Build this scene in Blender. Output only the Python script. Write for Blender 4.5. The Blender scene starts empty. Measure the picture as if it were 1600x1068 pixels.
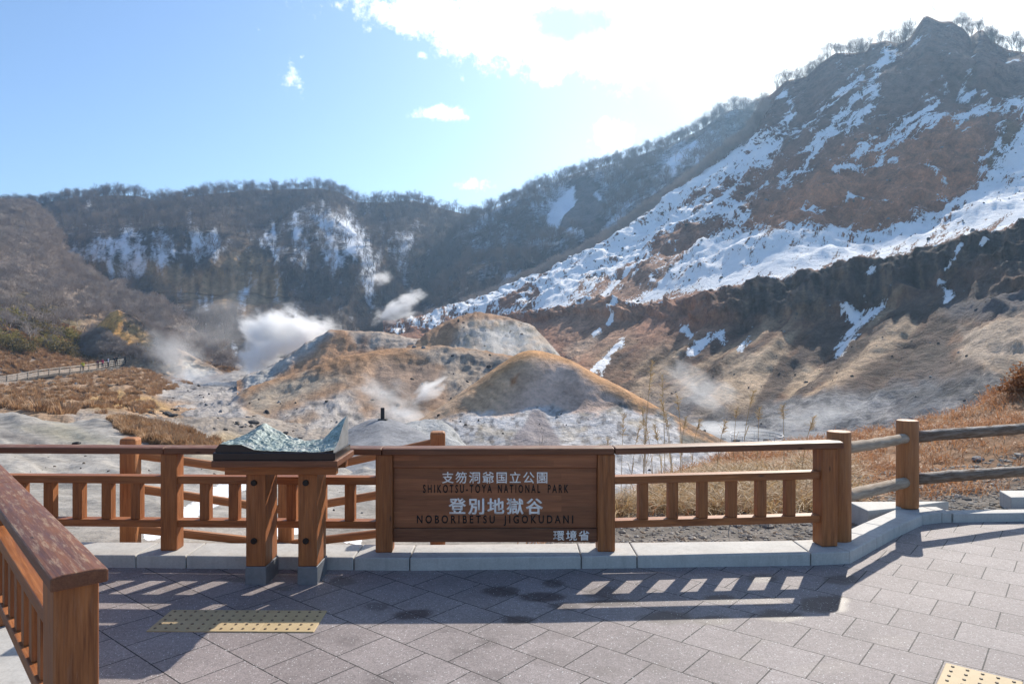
import bpy, bmesh, math, random
import numpy as np
from mathutils import Vector, Matrix
random.seed(7); rng = np.random.default_rng(7)
sc = bpy.context.scene
COL = sc.collection
H, F, CX, CY = 1.5, 1089.0, 800.0, 540.0       # eye height, focal length in photo pixels, principal point / horizon

# ------------------------------------------------------------------ camera
cam = bpy.data.cameras.new('camera'); cam.sensor_width = 36.0; cam.lens = F / 1600 * 36.0
cam.shift_y = 6.0 / 1600; cam.clip_start = 0.05; cam.clip_end = 8000
camo = bpy.data.objects.new('camera', cam); COL.objects.link(camo)
camo.location = (0, 0, H); camo.rotation_euler = (math.radians(90), 0, 0)
sc.camera = camo

# ------------------------------------------------------------------ sun, sky, exposure
SUN_AZ, SUN_EL = math.radians(29.0), math.radians(34.8)      # azimuth to the right of straight ahead
sdir = Vector((math.sin(SUN_AZ) * math.cos(SUN_EL), math.cos(SUN_AZ) * math.cos(SUN_EL), math.sin(SUN_EL)))
sun = bpy.data.lights.new('sun', 'SUN'); sun.energy = 4.3; sun.angle = math.radians(0.5); sun.color = (1.0, 0.93, 0.83)
suno = bpy.data.objects.new('sun', sun); COL.objects.link(suno)
suno.rotation_euler = sdir.to_track_quat('Z', 'Y').to_euler()
suno.location = (20, 30, 60)
sc.view_settings.view_transform = 'Standard'; sc.view_settings.look = 'None'
sc.view_settings.gamma = 1.0; sc.view_settings.use_curve_mapping = False
sc.view_settings.exposure = 0.6
sc.cycles.use_denoising = True
sc.cycles.max_bounces = 8; sc.cycles.diffuse_bounces = 3; sc.cycles.volume_bounces = 5
sc.cycles.transparent_max_bounces = 16

class N:
    """tiny node-tree helper"""
    def __init__(s, tree):
        s.t = tree; s.n = tree.nodes; s.l = tree.links
    def put(s, node, i, v):
        if v is None: return
        if isinstance(v, bpy.types.NodeSocket): s.l.new(v, node.inputs[i])
        else: node.inputs[i].default_value = v
    def math(s, op, a, b=None, c=None, clamp=False):
        n = s.n.new('ShaderNodeMath'); n.operation = op; n.use_clamp = clamp
        s.put(n, 0, a); s.put(n, 1, b); s.put(n, 2, c); return n.outputs[0]
    def vmath(s, op, a, b=None, scale=None):
        n = s.n.new('ShaderNodeVectorMath'); n.operation = op
        s.put(n, 0, a); s.put(n, 1, b)
        if scale is not None: s.put(n, 'Scale', scale)
        return n.outputs['Value'] if op in ('LENGTH', 'DOT_PRODUCT', 'DISTANCE') else n.outputs['Vector']
    def noise(s, vec, scale, detail=4, rough=0.55, dist=0.0):
        n = s.n.new('ShaderNodeTexNoise'); s.put(n, 'Vector', vec); s.put(n, 'Scale', scale)
        n.inputs['Detail'].default_value = detail; n.inputs['Roughness'].default_value = rough
        n.inputs['Distortion'].default_value = dist; return n.outputs['Fac']
    def voro(s, vec, scale, feature='F1', out='Distance', rnd=1.0):
        n = s.n.new('ShaderNodeTexVoronoi'); n.feature = feature; s.put(n, 'Vector', vec)
        n.inputs['Scale'].default_value = scale; n.inputs['Randomness'].default_value = rnd; return n.outputs[out]
    def ramp(s, v, lo, hi, a=0.0, b=1.0, smooth=False):
        n = s.n.new('ShaderNodeMapRange'); n.interpolation_type = 'SMOOTHSTEP' if smooth else 'LINEAR'
        s.put(n, 0, v); s.put(n, 1, lo); s.put(n, 2, hi); s.put(n, 3, a); s.put(n, 4, b); return n.outputs[0]
    def mix(s, f, a, b, mode='MIX'):
        n = s.n.new('ShaderNodeMix'); n.data_type = 'RGBA'; n.blend_type = mode
        s.put(n, 'Factor', f) if False else None
        fs = [i for i in n.inputs if i.enabled or True]
        s.put(n, 0, f)
        for idx, v in ((6, a), (7, b)):
            if isinstance(v, bpy.types.NodeSocket): s.l.new(v, n.inputs[idx])
            else: n.inputs[idx].default_value = (*v, 1.0) if len(v) == 3 else v
        return n.outputs[2]
    def mapping(s, vec, loc=(0, 0, 0), rot=(0, 0, 0), scl=(1, 1, 1)):
        n = s.n.new('ShaderNodeMapping'); s.put(n, 'Vector', vec)
        n.inputs['Location'].default_value = loc; n.inputs['Rotation'].default_value = rot
        n.inputs['Scale'].default_value = scl; return n.outputs[0]
    def coord(s, which='Object'):
        return s.n.new('ShaderNodeTexCoord').outputs[which]
    def attr(s, name, out='Color'):
        n = s.n.new('ShaderNodeAttribute'); n.attribute_name = name; return n.outputs[out]
    def bump(s, h, strength=0.5, dist=0.02, normal=None):
        n = s.n.new('ShaderNodeBump'); s.put(n, 'Height', h); n.inputs['Strength'].default_value = strength
        n.inputs['Distance'].default_value = dist
        if normal is not None: s.l.new(normal, n.inputs['Normal'])
        return n.outputs[0]

def dirv(px, py):
    return Vector(((px - CX) / F, 1.0, -(py - CY) / F)).normalized()

world = bpy.data.worlds.new('World'); sc.world = world; world.use_nodes = True
def build_world():
    k = N(world.node_tree); k.n.clear()
    out = k.n.new('ShaderNodeOutputWorld'); bg = k.n.new('ShaderNodeBackground')
    sky = k.n.new('ShaderNodeTexSky'); sky.sky_type = 'NISHITA'; sky.sun_disc = False
    sky.sun_elevation = SUN_EL; sky.sun_rotation = SUN_AZ
    sky.air_density = 1.0; sky.dust_density = 1.2; sky.ozone_density = 1.6; sky.altitude = 300
    d = k.coord('Generated')
    col = k.mix(1.0, sky.outputs[0], (0.87, 0.99, 1.11), 'MULTIPLY')
    # bright veil of thin high cloud around the sun
    dt = k.vmath('DOT_PRODUCT', d, sdir)
    wob = k.noise(d, 2.2, 5, 0.6)
    dt2 = k.math('ADD', dt, k.math('MULTIPLY', k.math('SUBTRACT', wob, 0.5), 0.10))
    veil = k.ramp(dt2, 0.85, 0.975, 0, 1, True)
    col = k.mix(k.math('MULTIPLY', veil, 0.92), col, (4.2, 4.95, 5.1))
    glare = k.ramp(dt2, 0.915, 0.985, 0, 1, True); col = k.mix(glare, col, (8.5, 8.6, 8.5))
    # cumulus: a handful of cloud cells, edges broken by noise
    n1 = k.noise(d, 20.0, 8, 0.66); n2 = k.noise(k.mapping(d, (3, 1, 7)), 75.0, 6, 0.65)
    nn = k.math('ADD', k.math('MULTIPLY', k.math('SUBTRACT', n1, 0.5), 2.6), k.math('MULTIPLY', k.math('SUBTRACT', n2, 0.5), 1.1))
    field = None
    for (px, py, rx, ry, w) in ((665, 18, 60, 26, .9), (715, 60, 42, 26, .9), (745, 25, 50, 30, .8), (855, 20, 130, 60, .95), (800, 62, 80, 28, .9), (868, 92, 34, 30, 1.0),
                                (930, 70, 70, 45, 1.0), (678, 176, 46, 14, .62), (659, 88, 15, 12, .45), (458, 112, 26, 40, .12), (470, 90, 16, 18, .1), (1010, 40, 120, 70, .8),
                                (960, 215, 60, 26, .5), (735, 290, 60, 18, .30), (1580, 20, 60, 40, .8), (1120, -150, 420, 120, 1.0)):
        c = dirv(px, py); m = k.vmath('SUBTRACT', d, c)
        m = k.vmath('MULTIPLY', m, (F / rx * .95, F / max(rx, ry) * .8, F / ry * .95))
        f = k.math('SUBTRACT', w, k.vmath('LENGTH', m))
        field = f if field is None else k.math('SMOOTH_MAX', field, f, 0.25)
    cl = k.ramp(k.math('ADD', field, nn), -0.26, 0.55, 0, 1, True)
    # shaded grey-blue cloud belly
    c = dirv(890, 38); m = k.vmath('MULTIPLY', k.vmath('SUBTRACT', d, c), (F / 95, F / 100, F / 30))
    core = k.ramp(k.math('ADD', k.math('SUBTRACT', 1.0, k.vmath('LENGTH', m)), k.math('MULTIPLY', nn, 0.5)), -0.1, 0.6, 0, 1, True)
    ccol = k.mix(k.math('MULTIPLY', core, 0.85), (11.5, 11.5, 11.5), (3.2, 4.1, 5.3))
    col = k.mix(cl, col, ccol)
    k.l.new(col, bg.inputs[0]); bg.inputs[1].default_value = 0.115
    k.l.new(bg.outputs[0], out.inputs[0])
build_world()

# ------------------------------------------------------------------ helpers
def tag(o, label=None, cat=None, group=None, kind=None):
    if label: o['label'] = label
    if cat: o['category'] = cat
    if group: o['group'] = group
    if kind: o['kind'] = kind
    return o
def empty(name, loc=(0, 0, 0), rz=0.0):
    o = bpy.data.objects.new(name, None); COL.objects.link(o); o.location = loc; o.rotation_euler = (0, 0, rz)
    o.empty_display_size = 0.2; return o
def link(name, me, mat=None, parent=None):
    o = bpy.data.objects.new(name, me); COL.objects.link(o)
    if mat is not None and not me.materials: me.materials.append(mat)
    if parent is not None: o.parent = parent
    return o
def mesh_np(name, V, Fc, smooth=True, attrs=None):
    V = np.asarray(V, np.float32); Fc = np.asarray(Fc, np.int32); k = Fc.shape[1]
    me = bpy.data.meshes.new(name)
    me.vertices.add(len(V)); me.vertices.foreach_set('co', V.ravel())
    me.loops.add(Fc.size); me.loops.foreach_set('vertex_index', Fc.ravel())
    me.polygons.add(len(Fc)); me.polygons.foreach_set('loop_start', np.arange(0, Fc.size, k, dtype=np.int32))
    try: me.polygons.foreach_set('loop_total', np.full(len(Fc), k, np.int32))
    except Exception: pass
    me.update(calc_edges=True)
    me.polygons.foreach_set('use_smooth', np.full(len(Fc), smooth))
    for nm, (tp, arr) in (attrs or {}).items():
        a = me.attributes.new(nm, tp, 'POINT')
        a.data.foreach_set({'FLOAT': 'value', 'FLOAT_COLOR': 'color', 'FLOAT_VECTOR': 'vector'}[tp], np.asarray(arr, np.float32).ravel())
    me.validate(); return me
def P(px, py, Y):
    return Vector(((px - CX) * Y / F, Y, H - (py - CY) * Y / F))

# numpy noise ---------------------------------------------------------
def _hash(ix, iy, iz, seed):
    h = (ix * 374761393 + iy * 668265263 + iz * 1442695041 + seed * 974634541) & 0xFFFFFFFF
    h = ((h ^ (h >> 13)) * 1274126177) & 0xFFFFFFFF
    h = (h ^ (h >> 16)) & 0xFFFFFFFF
    return h.astype(np.float64) / 4294967295.0
def vnoise(x, y, z=0.0, seed=0):
    x = np.asarray(x, float); y = np.asarray(y, float); z = np.zeros_like(x) + z
    ix, iy, iz = np.floor(x).astype(np.int64), np.floor(y).astype(np.int64), np.floor(z).astype(np.int64)
    fx, fy, fz = x - ix, y - iy, z - iz
    fx, fy, fz = [f * f * f * (f * (f * 6 - 15) + 10) for f in (fx, fy, fz)]
    r = 0
    for dx in (0, 1):
        for dy in (0, 1):
            for dz in (0, 1):
                w = (fx if dx else 1 - fx) * (fy if dy else 1 - fy) * (fz if dz else 1 - fz)
                r = r + w * _hash(ix + dx, iy + dy, iz + dz, seed)
    return r * 2 - 1
def fbm(x, y, z=0.0, oct=5, seed=0, gain=0.5, ridged=False):
    a, s, t = 1.0, 0.0, 0.0
    for o in range(oct):
        n = vnoise(x, y, z, seed + o * 17)
        if ridged: n = 1 - 2 * np.abs(n)
        s = s + a * n; t += a; a *= gain
        x, y, z = x * 2.03 + 13.1, y * 2.03 + 7.7, np.asarray(z) * 2.03 + 3.3
    return s / t
def sstep(a, b, x):
    t = np.clip((x - a) / (b - a), 0, 1); return t * t * (3 - 2 * t)
def segdist(x, y, pts, closed=False):
    d = np.full(np.shape(x), 1e9); n = len(pts)
    for i in range(n if closed else n - 1):
        (ax, ay), (bx, by) = pts[i][:2], pts[(i + 1) % n][:2]
        vx, vy = bx - ax, by - ay; L = vx * vx + vy * vy + 1e-9
        t = np.clip(((x - ax) * vx + (y - ay) * vy) / L, 0, 1)
        d = np.minimum(d, np.hypot(x - ax - t * vx, y - ay - t * vy))
    return d
def polysd(x, y, pts):
    ins = np.zeros(np.shape(x), bool); n = len(pts)
    for i in range(n):
        (ax, ay), (bx, by) = pts[i], pts[(i + 1) % n]
        c = ((ay > y) != (by > y)) & (x < (bx - ax) * (y - ay) / (by - ay + 1e-12) + ax); ins ^= c
    d = segdist(x, y, pts, True)
    return np.where(ins, d, -d)
def lerp(col, c, f):
    return col + (np.asarray(c, float) - col) * f[..., None]

# terrain sheets: a surface lofted through survey lines (bearing, elevation, distance) --------------
class Sheet: pass
def sheet(x0, x1, step, lines, rows, smooth=False, disp=None, jit=None):
    """lines, near to far: [(px, py, dist), ...]; rows: rows per span. Returns grid of world points"""
    xs = np.arange(x0, x1 + step, step); S = Sheet()
    ys, ds = [], []
    for ln in lines:
        ln = sorted(ln); lx = [p[0] for p in ln]
        ys.append(np.interp(xs, lx, [p[1] for p in ln])); ds.append(np.interp(xs, lx, [p[2] for p in ln]))
    ys, ds = np.array(ys), np.array(ds)
    if smooth:
        kk = np.hanning(11)[1:-1]; kk /= kk.sum(); sm_ = lambda A: np.array([np.convolve(np.pad(a, 4, mode='edge'), kk, 'valid') for a in A]); ys, ds = sm_(ys), sm_(ds)
    zs = H - (ys - CY) * ds / F
    T = []
    for i, r in enumerate(rows):
        T += list(i + np.arange(r) / r)
    T.append(len(rows)); T = np.array(T)
    if smooth:
        i = np.minimum(T.astype(int), len(lines) - 2); f = (T - i)[:, None]
        def cr(A):
            p0, p1, p2, p3 = A[np.maximum(i - 1, 0)], A[i], A[i + 1], A[np.minimum(i + 2, len(A) - 1)]
            return 0.5 * (2 * p1 + (p2 - p0) * f + (2 * p0 - 5 * p1 + 4 * p2 - p3) * f ** 2 + (3 * p1 - p0 - 3 * p2 + p3) * f ** 3)
        D, Z = cr(ds), cr(zs)
    else:
        i = np.minimum(T.astype(int), len(lines) - 2); f = (T - i)[:, None]
        D = ds[i] * (1 - f) + ds[i + 1] * f; Z = zs[i] * (1 - f) + zs[i + 1] * f
    X = (xs[None, :] - CX) * D / F
    G = np.stack([X, D, Z], -1)
    S.T = np.repeat(T[:, None], len(xs), 1)
    if disp is not None:
        du = np.gradient(G, axis=1); dv = np.gradient(G, axis=0)
        n = np.cross(du, dv); n /= np.linalg.norm(n, axis=-1, keepdims=True) + 1e-9
        n *= np.where(n[..., 2:3] < 0, -1, 1)
        S.px0, S.py0 = project(G)
        G = G + n * disp(G, S)[..., None]
    S.G = G; S.px, S.py = project(G)
    du = np.gradient(G, axis=1); dv = np.gradient(G, axis=0)
    n = np.cross(du, dv); n /= np.linalg.norm(n, axis=-1, keepdims=True) + 1e-9
    S.N = n * np.where(n[..., 2:3] < 0, -1, 1)
    return S
def project(G):
    return CX + F * G[..., 0] / G[..., 1], CY - F * (G[..., 2] - H) / G[..., 1]
def sheet_obj(name, S, col, snow, mat):
    r, c = S.G.shape[:2]; idx = np.arange(r * c).reshape(r, c)
    Fc = np.stack([idx[:-1, :-1], idx[:-1, 1:], idx[1:, 1:], idx[1:, :-1]], -1).reshape(-1, 4)
    col = np.clip(col, 0.005, 1); rgba = np.concatenate([col, np.ones(col.shape[:-1] + (1,))], -1)
    me = mesh_np(name, S.G.reshape(-1, 3), Fc, True, {'tint': ('FLOAT_COLOR', rgba), 'snowfield': ('FLOAT', snow), 'flow': ('FLOAT_VECTOR', S.flow if hasattr(S, 'flow') else S.G.copy())})
    o = link(name, me, mat); tag(o, kind='structure'); return o

def new_mat(name):
    m = bpy.data.materials.new(name); m.use_nodes = True; k = N(m.node_tree)
    b = k.n['Principled BSDF']; return m, k, b
def terrain_mat(name, s, bump=0.6, bdist=0.3, snowc=(0.96, 0.95, 0.93), contrast=0.55, speck=0.0, flow=0.0, ssoft=(-.02, .10)):
    """s: metres of the main detail"""
    m, k, b = new_mat(name); co = k.coord('Object')
    n1 = k.noise(co, 1.0 / s, 8, 0.65); n2 = k.noise(co, 5.0 / s, 6, 0.7); n3 = k.noise(co, 0.22 / s, 4, 0.6)
    v = k.math('ADD', k.math('MULTIPLY', n1, 0.9), k.math('ADD', k.math('MULTIPLY', n2, 0.7), k.math('MULTIPLY', n3, 0.4)))
    f = k.ramp(v, 0.75, 1.25, 1 - contrast, 1 + contrast)
    cf = k.n.new('ShaderNodeCombineXYZ'); [k.put(cf, i, f) for i in range(3)]
    col = k.mix(1.0, k.attr('tint'), cf.outputs[0], 'MULTIPLY')
    if speck:
        vo = k.voro(co, 3.2 / s); sp = k.ramp(vo, 0.12, 0.25, 1, 0)
        col = k.mix(k.math('MULTIPLY', sp, speck), col, (0.05, 0.045, 0.045))
    fl = None
    if flow:
        fv = k.attr('flow', 'Vector'); fa = k.noise(k.mapping(fv, scl=(0.22, 1.0, 1.0)), 0.13, 9, 0.72, 0.4); fb = k.noise(k.mapping(fv, scl=(0.5, 1.0, 1.0)), 0.5, 6, 0.72)
        fl = k.math('ADD', k.math('MULTIPLY', k.math('SUBTRACT', fa, .5), 1.0), k.math('MULTIPLY', k.math('SUBTRACT', fb, .5), .9))
        sh = k.ramp(fl, -.35, .35, 1 - .38 * flow, 1 + .38 * flow); cs = k.n.new('ShaderNodeCombineXYZ'); [k.put(cs, i, sh) for i in range(3)]
        col = k.mix(1.0, col, cs.outputs[0], 'MULTIPLY')
    sf = k.math('ADD', k.attr('snowfield', 'Fac'), k.math('MULTIPLY', k.math('SUBTRACT', k.math('ADD', n1, n2), 1.0), 0.9))
    if fl is not None: sf = k.math('ADD', sf, k.math('MULTIPLY', fl, 1.75 * flow))
    sm = k.ramp(sf, ssoft[0], ssoft[1], 0, 1, True)
    col = k.mix(sm, col, snowc)
    k.l.new(col, b.inputs['Base Color']); b.inputs['Roughness'].default_value = 0.95
    b.inputs['Specular IOR Level'].default_value = 0.15
    h = k.math('ADD', k.math('MULTIPLY', n1, 1.0), k.math('MULTIPLY', n2, 0.35))
    h = k.math('ADD', h, k.math('MULTIPLY', sm, 0.12))
    k.l.new(k.bump(h, bump, bdist), b.inputs['Normal'])
    return m
def simple_mat(name, col, rough=0.8, var=0.25, scale=6.0, metal=0.0, spec=0.3, bump=0.0, trans=0.0):
    m, k, b = new_mat(name); co = k.coord('Object')
    n = k.noise(co, scale, 6, 0.65)
    f = k.ramp(n, 0.3, 0.7, 1 - var, 1 + var)
    cf = k.n.new('ShaderNodeCombineXYZ'); [k.put(cf, i, f) for i in range(3)]
    c = k.mix(1.0, col, cf.outputs[0], 'MULTIPLY'); k.l.new(c, b.inputs['Base Color'])
    b.inputs['Roughness'].default_value = rough; b.inputs['Metallic'].default_value = metal
    b.inputs['Specular IOR Level'].default_value = spec
    if bump: k.l.new(k.bump(n, bump, 0.01), b.inputs['Normal'])
    if trans:
        t = k.n.new('ShaderNodeBsdfTranslucent'); k.l.new(c, t.inputs[0]); mx = k.n.new('ShaderNodeMixShader')
        mx.inputs[0].default_value = trans; k.l.new(b.outputs[0], mx.inputs[1]); k.l.new(t.outputs[0], mx.inputs[2])
        k.l.new(mx.outputs[0], k.n['Material Output'].inputs[0])
    return m

exec_order = []
# ================================================================== LANDFORM
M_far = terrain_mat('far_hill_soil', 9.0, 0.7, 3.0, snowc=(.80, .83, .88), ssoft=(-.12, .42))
M_mtn = terrain_mat('mountain_rock', 3.2, 0.8, 1.2, contrast=0.62, flow=1.0)
M_mound = terrain_mat('sulphur_mound', 1.2, 0.9, 0.32, contrast=0.42)
M_left = terrain_mat('valley_scrub_soil', 1.6, 0.8, 0.4, contrast=0.6)
M_near = terrain_mat('near_slope_soil', 0.55, 0.8, 0.08, contrast=0.42)

# ---- base ground, out to the horizon
g = mesh_np('ground', [(-6000, -3000, -14), (6000, -3000, -14), (6000, 7000, -14), (-6000, 7000, -14)], [(0, 1, 2, 3)], False)
tag(link('ground', g, simple_mat('ground_soil', (0.2, 0.17, 0.14), 0.95, 0.3, 0.05)), kind='structure')

# ---- far hill on the left and centre
def far_hill():
    sky = [(-300, 318, 470), (0, 318, 480), (60, 318, 480), (110, 310, 480), (170, 305, 480), (215, 306, 480), (240, 313, 480), (275, 313, 480), (330, 303, 480), (385, 298, 490),
           (440, 296, 490), (500, 294, 490), (530, 300, 490), (560, 316, 490), (600, 316, 490), (645, 313, 490), (690, 325, 490), (720, 333, 490), (760, 340, 490), (900, 420, 480)]
    L = [[(-300, 600, 230), (400, 590, 240), (900, 560, 300)], [(-300, 500, 300), (100, 470, 330), (250, 468, 335), (430, 480, 335), (560, 490, 330), (620, 500, 320), (760, 480, 360), (900, 500, 380)],
         [(-300, 420, 345), (100, 400, 352), (250, 378, 362), (330, 370, 362), (430, 400, 360), (520, 330, 395), (600, 430, 370), (700, 400, 410), (900, 460, 430)], sky,
         [(-300, 380, 600), (900, 430, 600)]]
    def disp(G, S):
        x, y, z = G[..., 0], G[..., 1], G[..., 2]
        edge = 1 - sstep(2.7, 3.0, S.T)
        d = 9 * fbm(x / 60, z / 120, 0, 3, 3, ridged=True) + 4 * fbm(x / 22, z / 26, y / 60, 4, 5)
        cl = sstep(40, 0, np.abs(S.py0 - 430)) * ((S.px0 > 80) & (S.px0 < 480))
        d = d + cl * 6 * fbm(x / 9, z / 40, 0, 4, 8, ridged=True)
        return d * edge
    S = sheet(-300, 900, 3, L, [14, 46, 46, 8], disp=disp)
    x, y = S.px, S.py; G = S.G
    col = np.zeros(S.G.shape) + np.array([0.105, 0.082, 0.066])
    n = fbm(x / 60, y / 45, 0, 5, 21); col = col * (1 + 0.35 * n)[..., None]
    nv = fbm(x / 14, y / 70, 0, 5, 33)
    # bare rock cliffs, ochre-brown pillars
    m = sstep(-12, 10, polysd(x, y, [(215, 395), (300, 425), (350, 395), (385, 385), (420, 405), (445, 470), (420, 490), (330, 478), (250, 455), (215, 440)]) + 18 * nv)
    pil = fbm(x / 7, y / 50, 0, 4, 39); col = lerp(col, np.stack([.40 + .3 * pil, .25 + .2 * pil, .13 + .11 * pil], -1), m * 0.95)
    m = sstep(-12, 10, polysd(x, y, [(95, 395), (150, 400), (215, 410), (260, 450), (200, 445), (120, 420)]) + 14 * nv); col = lerp(col, (0.22, 0.16, 0.105), m)
    m = sstep(-8, 8, polysd(x, y, [(585, 420), (600, 390), (618, 440), (600, 450), (575, 455)]) + 8 * nv); col = lerp(col, (0.20, 0.14, 0.10), m)
    # snow on open slopes
    sn = np.full(x.shape, -0.6)
    for pts, w in (([(90, 390), (140, 380), (190, 360), (235, 352), (275, 370), (290, 395), (260, 420), (200, 440), (170, 445), (160, 415), (140, 410), (100, 405)], .5),
                   ([(290, 395), (310, 365), (340, 355), (362, 375), (350, 395), (335, 412), (310, 412)], .55),
                   ([(395, 375), (430, 350), (470, 322), (500, 312), (540, 330), (575, 370), (590, 395), (560, 395), (540, 420), (490, 415), (450, 420), (420, 395)], .42),
                   ([(310, 470), (342, 450), (335, 490), (315, 500)], .5), ([(380, 425), (392, 425), (390, 460), (380, 462)], .4), ([(570, 400), (592, 395), (585, 440), (600, 480), (582, 480), (572, 450)], .45),
                   ([(605, 370), (640, 365), (655, 380), (625, 400), (640, 410), (620, 425)], .35), ([(350, 470), (385, 440), (390, 470), (365, 485)], .3)):
        sn = np.maximum(sn, w * sstep(-9, 9, polysd(x, y, pts) + 9 * nv) - 0.55 + 0.5 * nv)
    sn += 0.42 * fbm(x / 7, y / 13, 0, 4, 44) + 0.27
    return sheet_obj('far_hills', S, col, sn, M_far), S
FAR, S_far = far_hill()

# ---- wooded hill behind the right mountain
def back_hill():
    sky = [(560, 545, 330), (600, 505, 350), (640, 455, 375), (680, 402, 400), (720, 354, 425), (745, 338, 440), (800, 312, 440), (850, 288, 435), (900, 270, 430), (950, 258, 425), (1000, 242, 415),
           (1050, 224, 405), (1100, 200, 395), (1130, 176, 390), (1150, 170, 388), (1185, 172, 385), (1230, 190, 380), (1300, 215, 370)]
    L = [[(560, 590, 255), (700, 560, 262), (850, 520, 275), (1100, 420, 285), (1300, 330, 290)], [(560, 570, 275), (700, 490, 285), (850, 430, 300), (950, 370, 305), (1100, 270, 312), (1300, 250, 320)],
         [(560, 555, 310), (640, 480, 335), (745, 400, 370), (850, 350, 370), (950, 320, 360), (1100, 235, 350), (1300, 230, 345)], sky, [(560, 590, 480), (1300, 300, 520)]]
    def disp(G, S):
        x, y, z = G[..., 0], G[..., 1], G[..., 2]; e = 1 - sstep(2.6, 3.0, S.T)
        return e * (5 * fbm(x / 40, z / 60, y / 70, 3, 13, ridged=True) + 3 * fbm(x / 14, z / 16, y / 30, 4, 15))
    S = sheet(560, 1300, 3, L, [10, 36, 40, 8], disp=disp)
    x, y = S.px, S.py
    col = np.zeros(S.G.shape) + np.array([0.10, 0.085, 0.075]); col *= (1 + 0.3 * fbm(x / 40, y / 30, 0, 4, 3))[..., None]
    nv = fbm((x + y) / 22, (y - x * 0.2) / 30, 0, 5, 71)
    m = sstep(-9, 9, polysd(x, y, [(905, 280), (925, 290), (945, 320), (925, 365), (915, 350), (885, 355), (880, 335), (905, 315)]) + 26 * nv); col = lerp(col, (0.17, 0.135, 0.12), m)
    m2 = sstep(-8, 8, polysd(x, y, [(680, 380), (740, 345), (775, 355), (740, 390), (690, 415), (672, 400)]) + 10 * nv); col = lerp(col, (0.15, 0.105, 0.08), m2 * .8)
    sn = -0.12 + 0.35 * nv + 0.12 * fbm(x / 7, y / 10, 0, 3, 5)
    sn = sn + 0.18 * sstep(420, 340, y)
    sn = np.maximum(sn, 1.0 * sstep(-6, 8, polysd(x, y, [(845, 345), (870, 310), (895, 288), (930, 290), (945, 310), (930, 330), (920, 368), (880, 365), (855, 362)]) + 4 * nv) - 0.5) - 1.2 * m
    sn = np.maximum(sn, 0.9 * sstep(-5, 6, polysd(x, y, [(1015, 275), (1060, 235), (1105, 200), (1120, 205), (1075, 250), (1040, 280), (1020, 288)]) + 5 * nv) - 0.5)
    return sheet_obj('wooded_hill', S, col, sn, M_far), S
BACK, S_back = back_hill()

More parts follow.
